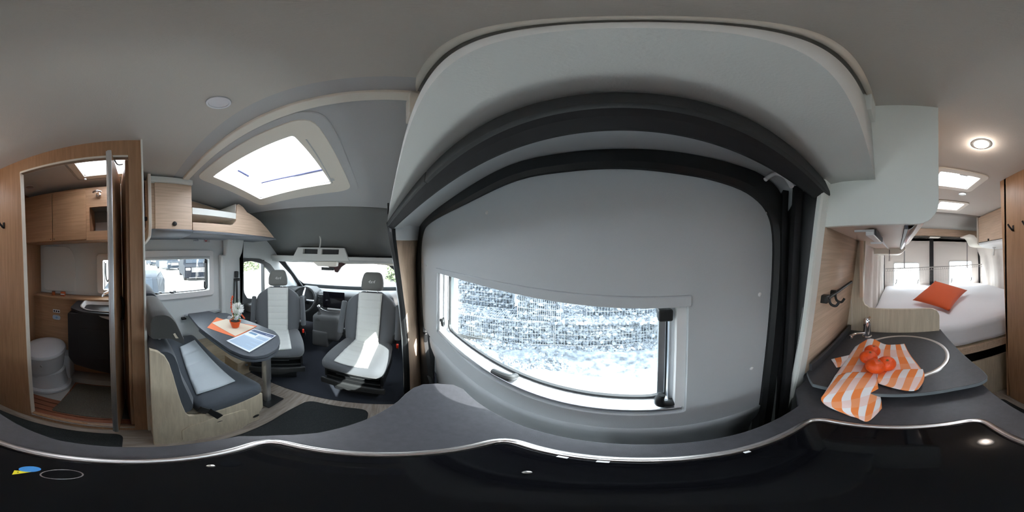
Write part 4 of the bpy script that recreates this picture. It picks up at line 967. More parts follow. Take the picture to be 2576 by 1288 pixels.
q = P(497, 607, y=1.48); tube('arm', [(q.x-.05, 1.47, q.z), (q.x, 1.465, q.z+.006), (q.x+.004, 1.465, q.z+.045)], .005, CHR, t); tube('tip', [(q.x-.01, 1.47, q.z+.045), (q.x-.03, 1.47, q.z+.065)], .003, BLKM, t)
q = P(518, 604, y=LW-.002); t = thing('no_entry_sticker', 'small red round sticker with a white bar on the wall above the dinette window', 'sticker', tuple(q))
prism('backing', rp(rect(q.x-.026, q.x+.045, q.z-.022, q.z+.022), .004), XZ(LW-.002), (0, -.0008, 0), mat('sticker_grey', (.50, .47, .47), .5), t)
lathe('disc', [(0, 0), (.015, 0), (.015, .0008), (0, .0008)], (q.x, LW-.003, q.z), mat('sticker_red', (.38, .04, .03), .5), t, seg=28, axis=(0, -1, 0))
prism('bar', rect(q.x-.010, q.x+.010, q.z-.003, q.z+.003), XZ(LW-.004), (0, -.0005, 0), PAP, t)

# bench
t = thing('dinette_bench', 'two-seat dinette bench with oak side, charcoal cover and pale centre panels', 'bench', (.3, .95, 0))
def B5(u, v): q = P(u, v, y=.56); return (q.x, q.z)
SP = [(.062, .0), B5(368, 878)[0:0] or (.062, .935), B5(380, 881), B5(398, 886), B5(415, 897), B5(426, 915), B5(436, 945), B5(446, 980), B5(457, 1015), B5(468, 1040), B5(476, 1047), B5(500, 1046), (.565, .384), (.580, .372), (.580, .20), (.565, .165), (.46, .02), (.44, .0)]
prism('side_panel', SP, XZ(.56), (0, .018, 0), W_P, t, bevel=.003)
box('box', (.07, .578, .0), (.57, 1.47, .37), W_P, t)
fl_ = [B5(u, v) for u, v in ((458, 1106), (457, 1083), (475, 1072), (540, 1050), (608, 1031), (622, 1031), (625, 1060), (600, 1075), (540, 1092))]
prism('flap', rp(fl_, .012), XZ(.556), (0, .006, 0), W_P, t, bevel=.002)
prism('flap_gap', off(rp(fl_, .012), -.003), XZ(.5585), (0, .003, 0), BLK, t)
for u, v, a_, b_ in ((552, 1059, .013, .005), (643, 1046, .020, .016)):
    x, z = B5(u, v); prism('grip_hole', [(x+math.cos(a)*a_, z+math.sin(a)*b_) for a in [2*math.pi*i/24 for i in range(24)]], XZ(.5555), (0, .002, 0), BLK, t)
# seat cushion following the measured outline
def seatfn(p):
    x, y, z = p
    if z > 0: z += .006*(1-(x/.2)**2)-.010*math.exp(-((y/.42)**2)*3)
    return (x, y, z)
rbox('seat_cushion', (.412, 1.005, .425), (.178, .455, .058), .05, FABD, t, fn=seatfn, n=22)
def bench_back(y0, y1, nm):
    # curved back cushion: profile in x/z swept across y
    pr = [(.075, .40), (.235, .415), (.250, .47), (.225, .60), (.195, .72), (.175, .84), (.155, .90), (.12, .925), (.085, .925), (.07, .88)]
    pr = rp(pr, .03, 4)
    rings = []
    n = 14
    for i in range(n+1):
        s = i/n; e = 1-max(0, 1-min(s, 1-s)/.06)**2*.25; c = (.14, .66)
        rings.append([(c[0]+(a-c[0])*e, y0+(y1-y0)*s, c[1]+(b-c[1])*(1-(1-e)*.25)) for a, b in pr])
    return loft(nm, rings, FABD, t, closed=True, caps=True)
bench_back(.572, 1.46, 'back_cushion')
# pale quilted inserts of seat and back
zc = .4945
def quilt(name, rows, mt, nch=4, amp=.006, nrm=Vector((0, 0, 1)), lengthwise=True, parent=None, wob=0):
    # rows = 4 corners a,b,c,d ; channels run from a->d side
    a, b, c, d = [Vector(q) for q in rows]; V = []; NU, NV = nch*10, 16
    for j in range(NV+1):
        for i in range(NU+1):
            s = i/NU; r_ = j/NV; q = a.lerp(b, s).lerp(d.lerp(c, s), r_)
            h = amp*abs(math.sin(s*nch*math.pi))**.4*min(1, r_*20, (1-r_)*20)
            V.append(tuple(q+nrm*(h+.001)))
    F = [(j*(NU+1)+i, j*(NU+1)+i+1, (j+1)*(NU+1)+i+1, (j+1)*(NU+1)+i) for j in range(NV) for i in range(NU)]
    o = mk(name, V, F, mt, parent or t, smooth=True, angle=180)
    s = o.modifiers.new('solid', 'SOLIDIFY'); s.thickness = .008; s.offset = -1; return o
qa = [P(u, v, z=zc) for u, v in ((452, 873), (490, 855), (592, 958), (494, 992))]
quilt('pale_insert', (qa[0], qa[3], qa[2], qa[1]), FABW, nch=4, amp=.011)
# note: a->b runs along the back edge
def bol(y0, y1, mt):
    pr = rp([(.066, .955, .02), (.150, .950, .02), (.207, .905, .012), (.212, .925, .01), (.172, 1.035, .05), (.140, 1.072, .04), (.080, 1.072, .03), (.066, 1.04, .02)], .02, 5)
    n = 12; rings = []
    for i in range(n+1):
        s = i/n; e = 1-.10*max(0, 1-min(s, 1-s)/.08)**2
        rings.append([(.13+(a-.13)*e, y0+(y1-y0)*s, 1.0+(b-1.0)*e) for a, b in pr])
    return loft('bolster', rings, mt, t, closed=True, caps=True, angle=60)
BOLM = mat('bolster_fabric', (.070, .072, .070), .85, bump=.5, bscale=700, sheen=.15)
bol(.60, .93, BOLM); bol(.99, 1.36, FABD)
bm = bmesh.new(); tubebm(bm, [(.115, .66, .96), (.115, .66, .89)], .006); frombm('bolster_rod', bm, ALU, t); tube('bolster_rod', [(.115, .87, .96), (.115, .87, .89)], .006, ALU, t)
prism('fabric_tag', [P(434, 838, y=.60).xz[:], P(439, 836, y=.60).xz[:], P(447, 848, y=.60).xz[:], P(440, 848, y=.60).xz[:]], XZ(.588), (0, .004, 0), BEI, t)
bm = bmesh.new()
A_ = [P(500, 1030, y=.552), P(518, 1022, y=.548), P(527, 1030, y=.548), P(508, 1040, y=.552)]
def quad(bm, pts, th):
    a = [bm.verts.new(p) for p in pts]; b = [bm.verts.new(Vector(p)+Vector(th)) for p in pts]; bm.faces.new(a); bm.faces.new(b[::-1])
    for i in range(4): bm.faces.new((a[i-1], a[i], b[i], b[i-1]))
t2 = thing('seat_belt_buckle', 'black lap belt buckle hanging over the aisle side of the bench', 'belt buckle', P(530, 1030, y=.54))
bm = bmesh.new(); quad(bm, [P(493, 1033, y=.575), P(505, 1022, y=.552), P(527, 1028, y=.545), P(515, 1040, y=.552)], (0, -.008, 0)); frombm('strap', bm, BLKM, t2, bevel=.002)
bm = bmesh.new(); quad(bm, [P(519, 1036, y=.548), P(530, 1027, y=.546), P(557, 1041, y=.540), P(542, 1051, y=.544)], (0, -.016, 0)); frombm('buckle', bm, BLK, t2, bevel=.003)

# table
t = thing('dinette_table', 'dark grey rounded dinette table hung from the left wall on one leg', 'table', (.70, 1.0, 0))
ZTb = .72
TO = [P(u, v, z=ZTb) for u, v in ((472, 789), (527, 782), (540, 787), (570, 787), (640, 812), (690, 832), (702, 845), (705, 858), (697, 877), (672, 892), (640, 897), (610, 893), (580, 880), (545, 856), (500, 822))]
to = rp([(q.x, q.y) for q in TO], .02)
prism('table_top', to, XY(ZTb), (0, 0, -.022), TABLE, t, bevel=.003)
lo = [P(u, v, z=.685) for u, v in ((512, 815), (640, 812), (690, 832), (705, 858), (697, 889), (672, 906), (640, 910), (610, 905), (575, 890), (540, 862), (512, 840))]
c_ = Vector((.68, .80)); lo2 = rp([(p[0]*.985+c_.x*.015, p[1]*.985+c_.y*.015) for p in to if p[1] < 1.15], .01)
prism('extension_leaf', lo2, XY(.690), (0, 0, -.020), TABLE, t, bevel=.004)
prism('spacer', [(p[0]*.94+c_.x*.06, p[1]*.94+c_.y*.06) for p in lo2], XY(.698), (0, 0, -.008), BLK, t)
tube('leg', [(.765, .70, .0), (.765, .70, .30)], .026, ALU, t, seg=24); tube('leg_upper', [(.765, .70, .30), (.765, .70, .67)], .030, ALU, t, seg=24)
box('foot_plate', (.69, .62, .008), (.84, .78, .018), BLK, t, bevel=.004)
bm = bmesh.new(); boxbm(bm, (.51, 1.45, .675), (.90, 1.488, .70)); frombm('wall_rail', bm, ALU, t, bevel=.003)
q = P(461, 800, y=1.48); box('rail_cap', (q.x-.022, 1.455, q.z-.012), (q.x+.024, 1.488, q.z+.010), BLK, t, bevel=.003)
q = P(543, 784, y=1.48); box('rail_cap', (q.x-.02, 1.455, q.z-.010), (q.x+.03, 1.488, q.z+.010), BLK, t, bevel=.003)
def sheet(name, pts, z, mt, th=.0012): 
    return prism(name, [P(u, v, z=z).xy[:] for u, v in pts], XY(z), (0, 0, -th), mt)
o = sheet('table_mat', ((521, 824), (545, 798), (560, 803), (647, 820), (592, 848)), ZTb+.0016, ORP); tag(o, 'orange paper place mat under the beige one on the table', 'place mat'); cap_origin(o)
o = sheet('table_mat', ((533, 812), (570, 802), (641, 822), (592, 845)), ZTb+.0032, BEI); tag(o, 'beige paper place mat on the table under the flower pot', 'place mat'); cap_origin(o)
zl = ZTb+.0048
t = thing('leaflet', 'printed data sheet with a dark blue header lying on the table end', 'leaflet', P(632, 857, z=ZTb+.0036))
cr = [(569, 857), (639, 827), (695, 844), (627, 886)]
prism('sheet', [P(u, v, z=zl).xy[:] for u, v in cr], XY(zl), (0, 0, -.0010), PAP, t)
a, b, c, d = [P(u, v, z=zl+.0003) for u, v in cr]
def sub(s0, s1, r0, r1): return [a.lerp(b, s).lerp(d.lerp(c, s), r_) for s, r_ in ((s0, r0), (s1, r0), (s1, r1), (s0, r1))]
def fq(name, mt, lst, dz=0):
    bm = bmesh.new()
    for q in lst: bm.faces.new([bm.verts.new(p+Vector((0, 0, dz))) for p in sub(*q)])
    return frombm(name, bm, mt, t)
fq('header', BLU, [(.84, .97, .04, .96)]); fq('picture', mat('print_mid', (.15, .28, .45), .6), [(.70, .80, .08, .42)])
fq('text_block', BLP, [(.05, .56, .06, .94), (.58, .74, .52, .95)])
fq('text_lines', mat('print_grey', (.35, .42, .52), .6), [(.08+.045*i, .092+.045*i, .1, .9 if i % 3 else .6) for i in range(10)]+[(.60+.04*i, .61+.04*i, .56, .9) for i in range(3)]+[(.775, .785, .5, .9)], .0003)
fq('logo_text', PAP, [(.885, .90, .66, .92)], .0003)
# flower pot
pc = P(592, 822, z=ZTb+.004)
t = thing('potted_flower', 'small orange pot with a white chrysanthemum arrangement on the dinette table', 'flower pot', (pc.x, pc.y, ZTb+.0035))
zp = ZTb+.0035
lathe('pot', [(0, 0), (.026, 0), (.028, .002), (.040, .046), (.043, .048), (.044, .058), (.041, .058), (.037, .050), (.0, .050)], (pc.x, pc.y, zp), POT, t, seg=36)
lathe('soil', [(0, .05), (.037, .05), (.03, .056), (0, .058)], (pc.x, pc.y, zp), SOIL, t, seg=24)
rnd = random.Random(4)
vd = (O-pc); vd.z = 0; vd.normalize(); sd = Vector((-vd.y, vd.x, 0))
hc = Vector((pc.x, pc.y, zp+.125))-sd*.0
hc = P(597, 776, y=pc.y); 
tube('stem', spl([(pc.x, pc.y, zp+.05), tuple((Vector((pc.x, pc.y, zp+.05))+hc)/2+sd*.004), tuple(hc)]), .0025, LEAF, t, seg=6)
bm = bmesh.new(); ax = (vd*.9+Vector((0, 0, .35))).normalized(); e1 = ax.cross(Vector((0, 0, 1))).normalized(); e2 = ax.cross(e1)
for ring_, (n_, L_, tilt) in enumerate(((28, .052, -.15), (26, .047, .10), (22, .039, .35), (16, .029, .7), (12, .018, 1.1))):
    for i in range(n_):
        a_ = 2*math.pi*(i+rnd.random()*.4)/n_; dr = (e1*math.cos(a_)+e2*math.sin(a_)); dr = (dr*math.cos(tilt)+ax*math.sin(tilt)).normalized(); sdv = dr.cross(ax).normalized()
        L2_ = L_*(.85+.3*rnd.random()); w_2 = .0048
        p = [hc, hc+dr*L2_*.5+sdv*w_2+ax*.002, hc+dr*L2_*.9+sdv*w_2*.7, hc+dr*L2_, hc+dr*L2_*.9-sdv*w_2*.7, hc+dr*L2_*.5-sdv*w_2+ax*.002]
        bm.faces.new([bm.verts.new(q) for q in p])
o = frombm('bloom', bm, PETAL, t); lathe('bloom_eye', [(0, 0), (.004, 0), (.003, .003), (0, .003)], hc+ax*.012, GRN, t, seg=12, axis=ax)
bm = bmesh.new()
for i in range(26):
    c0 = Vector((pc.x, pc.y, zp+.062))+Vector((rnd.uniform(-.03, .035), rnd.uniform(-.03, .03), rnd.uniform(0, .035)))
    a_ = rnd.uniform(0, 6.3); dr = Vector((math.cos(a_), math.sin(a_), rnd.uniform(.2, 1.2))).normalized(); s_ = dr.cross(Vector((0, 0, 1))).normalized()
    L_ = rnd.uniform(.018, .032); bm.faces.new([bm.verts.new(q) for q in (c0, c0+dr*L_*.5+s_*.005, c0+dr*L_, c0+dr*L_*.5-s_*.005)])
frombm('leaves', bm, LEAF, t)
bm = bmesh.new()
for i in range(16):
    c0 = Vector((pc.x, pc.y, zp+.075))-sd*rnd.uniform(-.045, .03)+Vector((0, 0, rnd.uniform(-.008, .03)))+vd*rnd.uniform(-.01, .025)
    bmesh.ops.create_icosphere(bm, subdivisions=1, radius=rnd.uniform(.004, .008), matrix=Matrix.Translation(c0))
frombm('small_blossoms', bm, PETAL, t, smooth=True)
def side(u, v): return P(u, v, y=pc.y-.02)
bm = bmesh.new(); pts = spl([side(588, 800), side(582, 775), side(583, 752), side(585, 746)])
for p in pts[4:]:
    for k in range(3): bmesh.ops.create_icosphere(bm, subdivisions=1, radius=.0045, matrix=Matrix.Translation(p+Vector((rnd.uniform(-.004, .004), rnd.uniform(-.004, .004), rnd.uniform(-.004, .004)))))
tubebm(bm, pts, .002, 6); frombm('orange_spray', bm, mat('spray_orange', (.70, .10, .03), .7), t, smooth=True)
bm = bmesh.new()
for (u0, v0, u1, v1) in ((590, 800, 590, 748), (592, 800, 594, 757), (594, 800, 600, 752), (595, 800, 606, 760)): tubebm(bm, spl([side(u0, v0), side((u0+u1)/2-1, (v0+v1)/2), side(u1, v1)]), .0012, 5)
frombm('grass_blades', bm, LEAF, t)
tube('orange_petal', spl([side(608, 792), side(612, 797), side(615, 801)]), .006, MT['spray_orange'], t)
for u, v in ((577, 799), (595, 800)):
    q = P(u, v, y=pc.y-.045); lathe('glass_disc', [(0, 0), (.014, 0), (.014, .006), (.010, .008), (0, .008)], q, LAMP, t, seg=24, axis=vd+Vector((0, 0, .4)))
# step box under the table
t = thing('wooden_step', 'low oak step box with a finger hole on the floor under the table', 'step', (1.0, 1.15, 0))
box('body', (.84, 1.10, .0), (1.00, 1.44, .20), W_PX, t, bevel=.004)
q = P(620, 918, z=.2005); prism('finger_hole', [(q.x+math.cos(a)*.014, q.y+math.sin(a)*.014) for a in [2*math.pi*i/20 for i in range(20)]], XY(.2015), (0, 0, -.002), BLK, t)
box('side_locker', (.62, 1.30, .0), (.90, 1.47, .38), W_PX, t, bevel=.004)

# floor mats
mp = [P(u, v, z=0) for u, v in ((600, 1096), (720, 1040), (775, 1008), (800, 1008), (920, 1033))]
o = prism('floor_mat', rp([(-.03, .505), (.72, .515), (.905, .475), (.895, .10), (-.03, .10)], .06), XY(.001), (0, 0, .007), MATC, bevel=.002); tag(o, 'dark loop floor mat in front of the bench and table', 'mat'); cap_origin(o)
o = prism('mat_edge', rp([(-.035, .512), (.725, .522), (.913, .481), (.903, .093), (-.035, .093)], .065), XY(.001), (0, 0, .005), MATB, o)
o2 = prism('floor_mat', rp([(-.90, .655), (-.055, .665), (-.055, .22), (-.90, .22)], .04), XY(.001), (0, 0, .007), MATC, bevel=.002); tag(o2, 'dark loop floor mat along the washroom wall', 'mat'); cap_origin(o2)
prism('mat_edge', rp([(-.905, .662), (-.048, .672), (-.048, .213), (-.905, .213)], .045), XY(.001), (0, 0, .005), MATB, o2)
# ================================================================== cab
def seat(label, loc, yaw, group):
    # local frame: the seat looks along -X, base centre at the origin on the floor
    t = thing('captain_seat', label, 'seat', loc, yaw, group, local=True); t.scale = (.97, .98, .97)
    def cf(p):
        x, y, z = p; k = x/.22
        if z > 0: z += -.022*math.cos(min(1, abs(y)/.17)*math.pi/2)+.018*(1 if abs(y) > .15 else 0)*0
        y *= 1-.10*max(0, -k-.2)**2-.06*max(0, k)
        if x < 0: z -= .03*k*k
        return (x, y, z)
    rbox('seat_cushion', (-.195, 0, .445), (.225, .235, .055), .055, FAB, t, fn=cf, n=18)
    a = [(-.02, -.105), (-.02, .105), (-.42, .115), (-.42, -.115)]
    def Z(x, y): k = (x+.195)/.22; return .502-.022*math.cos(min(1, abs(y)/.17)*math.pi/2)-(.03*k*k if k < 0 else 0)+.004
    V = []; NU, NV = 48, 10
    for i in range(NU+1):
        x = -.0-.390*i/NU; wv = .105+.015*i/NU; h = .004*abs(math.sin(i/NU*6*math.pi))**.5
        for j in range(NV+1):
            y = -wv+2*wv*j/NV; V.append((x, y, Z(x, y)+h+.002))
    F = [(i*(NV+1)+j, i*(NV+1)+j+1, (i+1)*(NV+1)+j+1, (i+1)*(NV+1)+j) for i in range(NU) for j in range(NV)]
    o = mk('seat_insert', V, F, FABL, t, smooth=True, angle=180); s = o.modifiers.new('s', 'SOLIDIFY'); s.thickness = .012; s.offset = -1
    # backrest, reclined by tilt
    T = R(14)
    def rot(p, piv=(.0, 0, .47)): x, y, z = p; c, s = math.cos(T), math.sin(T); return (piv[0]+x*c+z*s, y, piv[2]-x*s+z*c)
    def wid(z):                                     # half width over the height of the backrest
        s = z/.50
        return .212+.038*math.sin(min(1, s/.5)*math.pi/2)-.095*max(0, (s-.6)/.4)**2.2 if s < 1 else .13
    rings = []
    for i in range(19):
        z = -.05+.565*i/18; hw = wid(max(0, z)); e = min(1, (1-(i/18))*7)**.5 if i > 15 else min(1, (i+1)/3)**.5
        if i == 18: e = .35
        hw *= (.55+.45*e); dp = .060*e
        rg = []
        for k in range(28):
            a_ = 2*math.pi*k/28; cx, cy = math.cos(a_), math.sin(a_)
            yy = math.copysign(abs(cy)**.7, cy)*hw; xx = math.copysign(abs(cx)**.6, cx)*dp
            if xx < 0: xx += .020*math.cos(min(1, abs(yy)/.16)*math.pi/2)
            rg.append(rot((xx+.03, yy, z)))
        rings.append(rg)
    loft('backrest', rings, FAB, t, closed=True, caps=True)
    V = []; NU = 70
    for i in range(NU+1):
        z = .0+.497*i/NU; wv = .102+.010*i/NU; h = .0045*abs(math.sin(i/NU*7*math.pi))**.45
        for j in range(NV+1):
            y = -wv+2*wv*j/NV; xx = -.060+.020*math.cos(min(1, abs(y)/.16)*math.pi/2)+.03-.003-h
            V.append(rot((xx, y, z)))
    F = [(i*(NV+1)+j, i*(NV+1)+j+1, (i+1)*(NV+1)+j+1, (i+1)*(NV+1)+j) for i in range(NU) for j in range(NV)]
    o = mk('backrest_insert', V, F, FABL, t, smooth=True, angle=180); s = o.modifiers.new('s', 'SOLIDIFY'); s.thickness = .012; s.offset = 1
    for sy in (-.055, .055): tube('headrest_post', [rot((.03, sy, .49)), rot((.03, sy, .54))], .006, CHR, t)
    def hf(p): x, y, z = p; return (x, y*(1-.22*max(0, z)/.09), z)
    hr = rbox('headrest', rot((.025, 0, .615)), (.045, .108, .092), .035, FABH, t, fn=hf, n=10, rot=Matrix.Rotation(T, 3, 'Y'))
    c = Vector(rot((-.0215, 0, .607)))
    M = Matrix.Translation(c) @ Matrix.Rotation(T, 4, 'Y') @ Matrix.Rotation(R(-90), 4, 'Z') @ Matrix.Rotation(R(90), 4, 'X')
    text('headrest_lettering', '4x4', .045, M, FABL, hr, .001)
    for sy in (-1, 1):
        pts = [rot((.02, sy*.262, .37)), rot((-.005, sy*.264, .27)), rot((-.02, sy*.265, .10)), rot((-.02, sy*.265, .05))]
        bm = bmesh.new(); tubebm(bm, spl([rot((.0, sy*.262, .40)), rot((-.012, sy*.264, .30)), rot((-.02, sy*.266, .14)), rot((-.018, sy*.264, .06))]), [.016]+[.026]*17+[.018], 14)
        frombm('armrest', bm, FAB if sy < 0 else FAB, t, smooth=True)
        rbox('backrest_hinge', rot((.03, sy*.235, .06)), (.03, .02, .05), .015, BLK, t, n=4)
    bm = bmesh.new(); boxbm(bm, (-.38, -.19, .33), (.02, .19, .375)); boxbm(bm, (-.36, -.215, .24), (.02, -.195, .36)); boxbm(bm, (-.36, .195, .24), (.02, .215, .36))
    boxbm(bm, (-.36, -.20, .16), (.04, .20, .26)); frombm('seat_frame', bm, BLK, t, bevel=.008)
    lathe('turntable', [(0, .12), (.19, .12), (.19, .16), (.17, .17), (0, .17)], (-.18, 0, 0), BLKM, t, seg=32)
    rbox('pedestal', (-.15, 0, .06), (.15, .17, .065), .02, BLK, t, n=5)
    tube('adjust_lever', [(-.39, -.10, .335), (-.39, .10, .335)], .005, BLKM, t)
    rbox('front_skirt', (-.38, 0, .20), (.015, .23, .035), .012, BLKM, t, n=4)
    tube('recline_knob', [(-.05, .235, .41), (-.05, .262, .41)], .022, BLKM, t)
    rbox('buckle', (.0, -.262, .46), (.012, .010, .022), .004, RED, t, n=3)
    bm = bmesh.new(); tubebm(bm, spl([(-.03, -.275, .47), (-.05, -.28, .44), (-.045, -.275, .40), (-.02, -.275, .39)]), .003, 6); frombm('belt_tongue', bm, CHR, t)
    return t
G_ = 'swivelled cab seats'
s1_ = seat('passenger seat swivelled to face the living area, beside the sliding door', (1.375, .155, 0), R(-11), G_)
s2_ = seat('driver seat swivelled to face the living area, behind the dinette table', (1.30, 1.02, 0), R(36), G_)
# belt on the driver's pillar
t = thing('seat_belt', 'black driver seat belt on the pillar between the dinette window and the driver door', 'seat belt', (1.06, 1.40, .9))
q = P(594, 690, y=1.40); rbox('guide', (q.x, 1.395, q.z), (.018, .02, .035), .008, BLK, t, n=4)
q2 = P(594, 703, y=1.40); rbox('guide_cap', (q2.x, 1.385, q2.z), (.035, .02, .014), .008, BLK, t, n=4)
bm = bmesh.new(); a, b = P(592, 706, y=1.39), P(590, 790, y=1.38)
for dx0, w0 in ((-.012, .022), (.018, .02)): quad(bm, [a+Vector((dx0-w0/2, 0, 0)), a+Vector((dx0+w0/2, 0, 0)), b+Vector((dx0*2+w0/2, 0, 0)), b+Vector((dx0*1.2-w0/2, 0, 0))], (0, -.004, 0))
frombm('webbing', bm, BLKM, t)
# dashboard
t = thing('dashboard', 'dark dashboard under the windscreen with centre console', 'dashboard', (2.2, .6, 0))
pr = [(2.02, .30), (1.97, .42), (1.93, .58), (1.92, .66), (1.95, .745), (2.02, .775), (2.30, .755), (2.56, .70), (2.56, .30)]
rg = [[(x, y, z) for x, z in pr] for y in (-.34, -.1, .3, .9, 1.3, 1.50)]
loft('body', rg, DASH, t, closed=True, caps=True, angle=50)
prism('instrument_hood', [(.86, .66), (.88, .79), (.95, .83), (1.12, .83), (1.20, .78), (1.22, .66)], lambda a, b: (1.90, a, b), (.22, 0, 0), DASH, t, bevel=.02)
box('light_panel', (1.915, .36, .45), (1.93, .83, .60), DASHL, t, bevel=.005)
q = P(806, 770, x=1.90); bm = bmesh.new()
for i in range(7): boxbm(bm, (1.895, .78, .66+.014*i), (1.92, .835, .665+.014*i))
frombm('vent', bm, CHR, t); box('vent_back', (1.905, .775, .65), (1.92, .84, .765), BLK, t)
bm = bmesh.new(); boxbm(bm, (1.86, .53, .590), (1.875, .70, .605)); frombm('button_row', bm, WPL, t)
tube('console_trim', spl([P(800, 770, x=1.86), P(815, 780, x=1.85), P(840, 785, x=1.85), P(868, 783, x=1.86)]), .006, CHR, t)
rbox('centre_console', (1.80, .66, .40), (.13, .16, .17), .04, DASHL, t, n=8)
rbox('console_bin', (1.76, .72, .25), (.10, .10, .12), .03, DASHL, t, n=6)
a, b = P(813, 732, x=1.86), P(867, 778, x=1.86)
o = box('tablet_screen', (1.85, b.y, b.z), (1.868, a.y, a.z), SCR, None, bevel=.008); tag(o, 'large black tablet-like display standing on the dashboard between the seats', 'display'); cap_origin(o)
q = P(803, 795, x=1.72)
t = thing('gear_lever', 'chrome gear lever in a leather gaiter on the centre console', 'gear lever', (1.72, q.y, .50))
lathe('gaiter', [(0, 0), (.06, 0), (.05, .03), (.03, .06), (.015, .10), (0, .10)], (1.72, q.y, .50), BLKM, t, seg=20)
tube('stick', [(1.72, q.y, .58), (1.715, q.y, .645)], .010, CHR, t); rbox('knob', (1.715, q.y, .665), (.022, .022, .024), .02, CHR, t, n=6)
# steering wheel
t = thing('steering_wheel', 'black steering wheel behind the driver seat', 'steering wheel', (1.80, 1.02, .72))
C0 = Vector((1.80, 1.01, .70)); ax = Vector((-.88, 0, .48)).normalized(); e1 = Vector((0, 1, 0)); e2 = ax.cross(e1)
bm = bmesh.new(); tubebm(bm, [C0+(e1*math.cos(a)+e2*math.sin(a))*.17 for a in [2*math.pi*i/40 for i in range(41)]], .014, 10, caps=False); frombm('rim', bm, BLKM, t, smooth=True)
bm = bmesh.new()
for a in (0, math.pi, -math.pi/2, math.pi/2+2*math.pi*0): tubebm(bm, [C0, C0+(e1*math.cos(a)+e2*math.sin(a))*.165], .014, 8)
frombm('spokes', bm, CHR, t, smooth=True); lathe('hub', [(0, 0), (.055, 0), (.055, .02), (.04, .035), (0, .04)], C0, BLKM, t, seg=28, axis=ax)
tube('column', [C0, C0-ax*.15], .03, BLK, t)
# overhead shelf of the cab
t = thing('cab_overhead_shelf', 'pale grey shelf with two cubbies above the windscreen', 'shelf', (1.78, .7, 1.2))
XS = 1.75
def XX(u, v): q = P(u, v, x=XS); return (q.y, q.z)
prism('front_rail', [XX(650, 640), XX(662, 641), XX(735, 643), XX(990, 649), XX(990, 658), XX(880, 656), XX(735, 653), XX(660, 650)], YZ(XS), (.05, 0, 0), POD, t, bevel=.006)
prism('under_rail', [XX(660, 650), XX(735, 653), XX(880, 656), XX(990, 658), XX(990, 663), XX(880, 661), XX(735, 660), XX(670, 655)], YZ(XS+.03), (.08, 0, 0), POD, t, bevel=.004)
c1, c2 = [XX(*p) for p in ((764, 626), (800, 627), (799, 639), (763, 638))], [XX(*p) for p in ((810, 627), (853, 628), (852, 640), (809, 640))]
prism('console_front', [XX(734, 655), XX(740, 642), XX(750, 622), XX(866, 624), XX(879, 657)], YZ(XS-.012), (.05, 0, 0), POD, t, holes=[c1, c2], bevel=.004)
box('cubby_back', (XS+.03, .46, 1.22), (XS+.09, 1.05, 1.36), DASH, t)
box('tray', (XS+.04, -.12, 1.215), (XS+.14, 1.5, 1.225), DASH, t)
prism('map_console', rp([XX(788, 658), XX(795, 664), XX(801, 669), XX(846, 671), XX(848, 658)], .006), YZ(XS-.02), (.09, 0, 0), CREAM, t, bevel=.006)
tube('rod', spl([P(803, 590, x=1.70), P(806, 600, x=1.71), P(806, 612, x=1.72), P(804, 624, x=1.74)]), .008, POD, t)
rbox('side_cubby', tuple(P(668, 631, x=1.72)), (.04, .035, .035), .015, DASHL, t, n=4)
t = thing('rear_view_mirror', 'dark mirror and sensor housing hanging at the top centre of the windscreen', 'mirror', (1.95, .6, 1.1))
prism('housing', rp([P(u, v, x=1.93)[1:] for u, v in ((846, 656), (872, 658), (870, 664), (858, 672), (849, 686), (842, 684), (840, 676), (815, 668), (846, 668))], .004), YZ(1.93), (.05, 0, 0), mat('mirror_brown', (.06, .02, .02), .5), t, bevel=.003)
bm = bmesh.new(); boxbm(bm, (1.915, .63, 1.085), (1.93, .80, 1.125)); frombm('glass', bm, BLKM, t, bevel=.004)
prism('sun_visor', [P(u, v, x=1.93)[1:] for u, v in ((852, 658), (990, 663), (990, 669), (940, 664), (872, 664))], YZ(1.92), (.01, 0, 0), CREAM, t)
t = thing('windscreen_wiper', 'black wiper arm resting along the bottom right of the windscreen', 'wiper', P(957, 734, x=2.72)); tube('wiper_arm', [P(925, 737, x=2.72), P(985, 733, x=2.66)], .007, BLK, t)
# A-pillars
st(loft('trim_15', [[(2.45, 1.42, .70), (2.47, 1.36, .70)], [(2.15, 1.42, .98), (2.16, 1.36, .98)], [(1.86, 1.44, 1.21), (1.90, 1.38, 1.22)]], DASH, thick=.03))

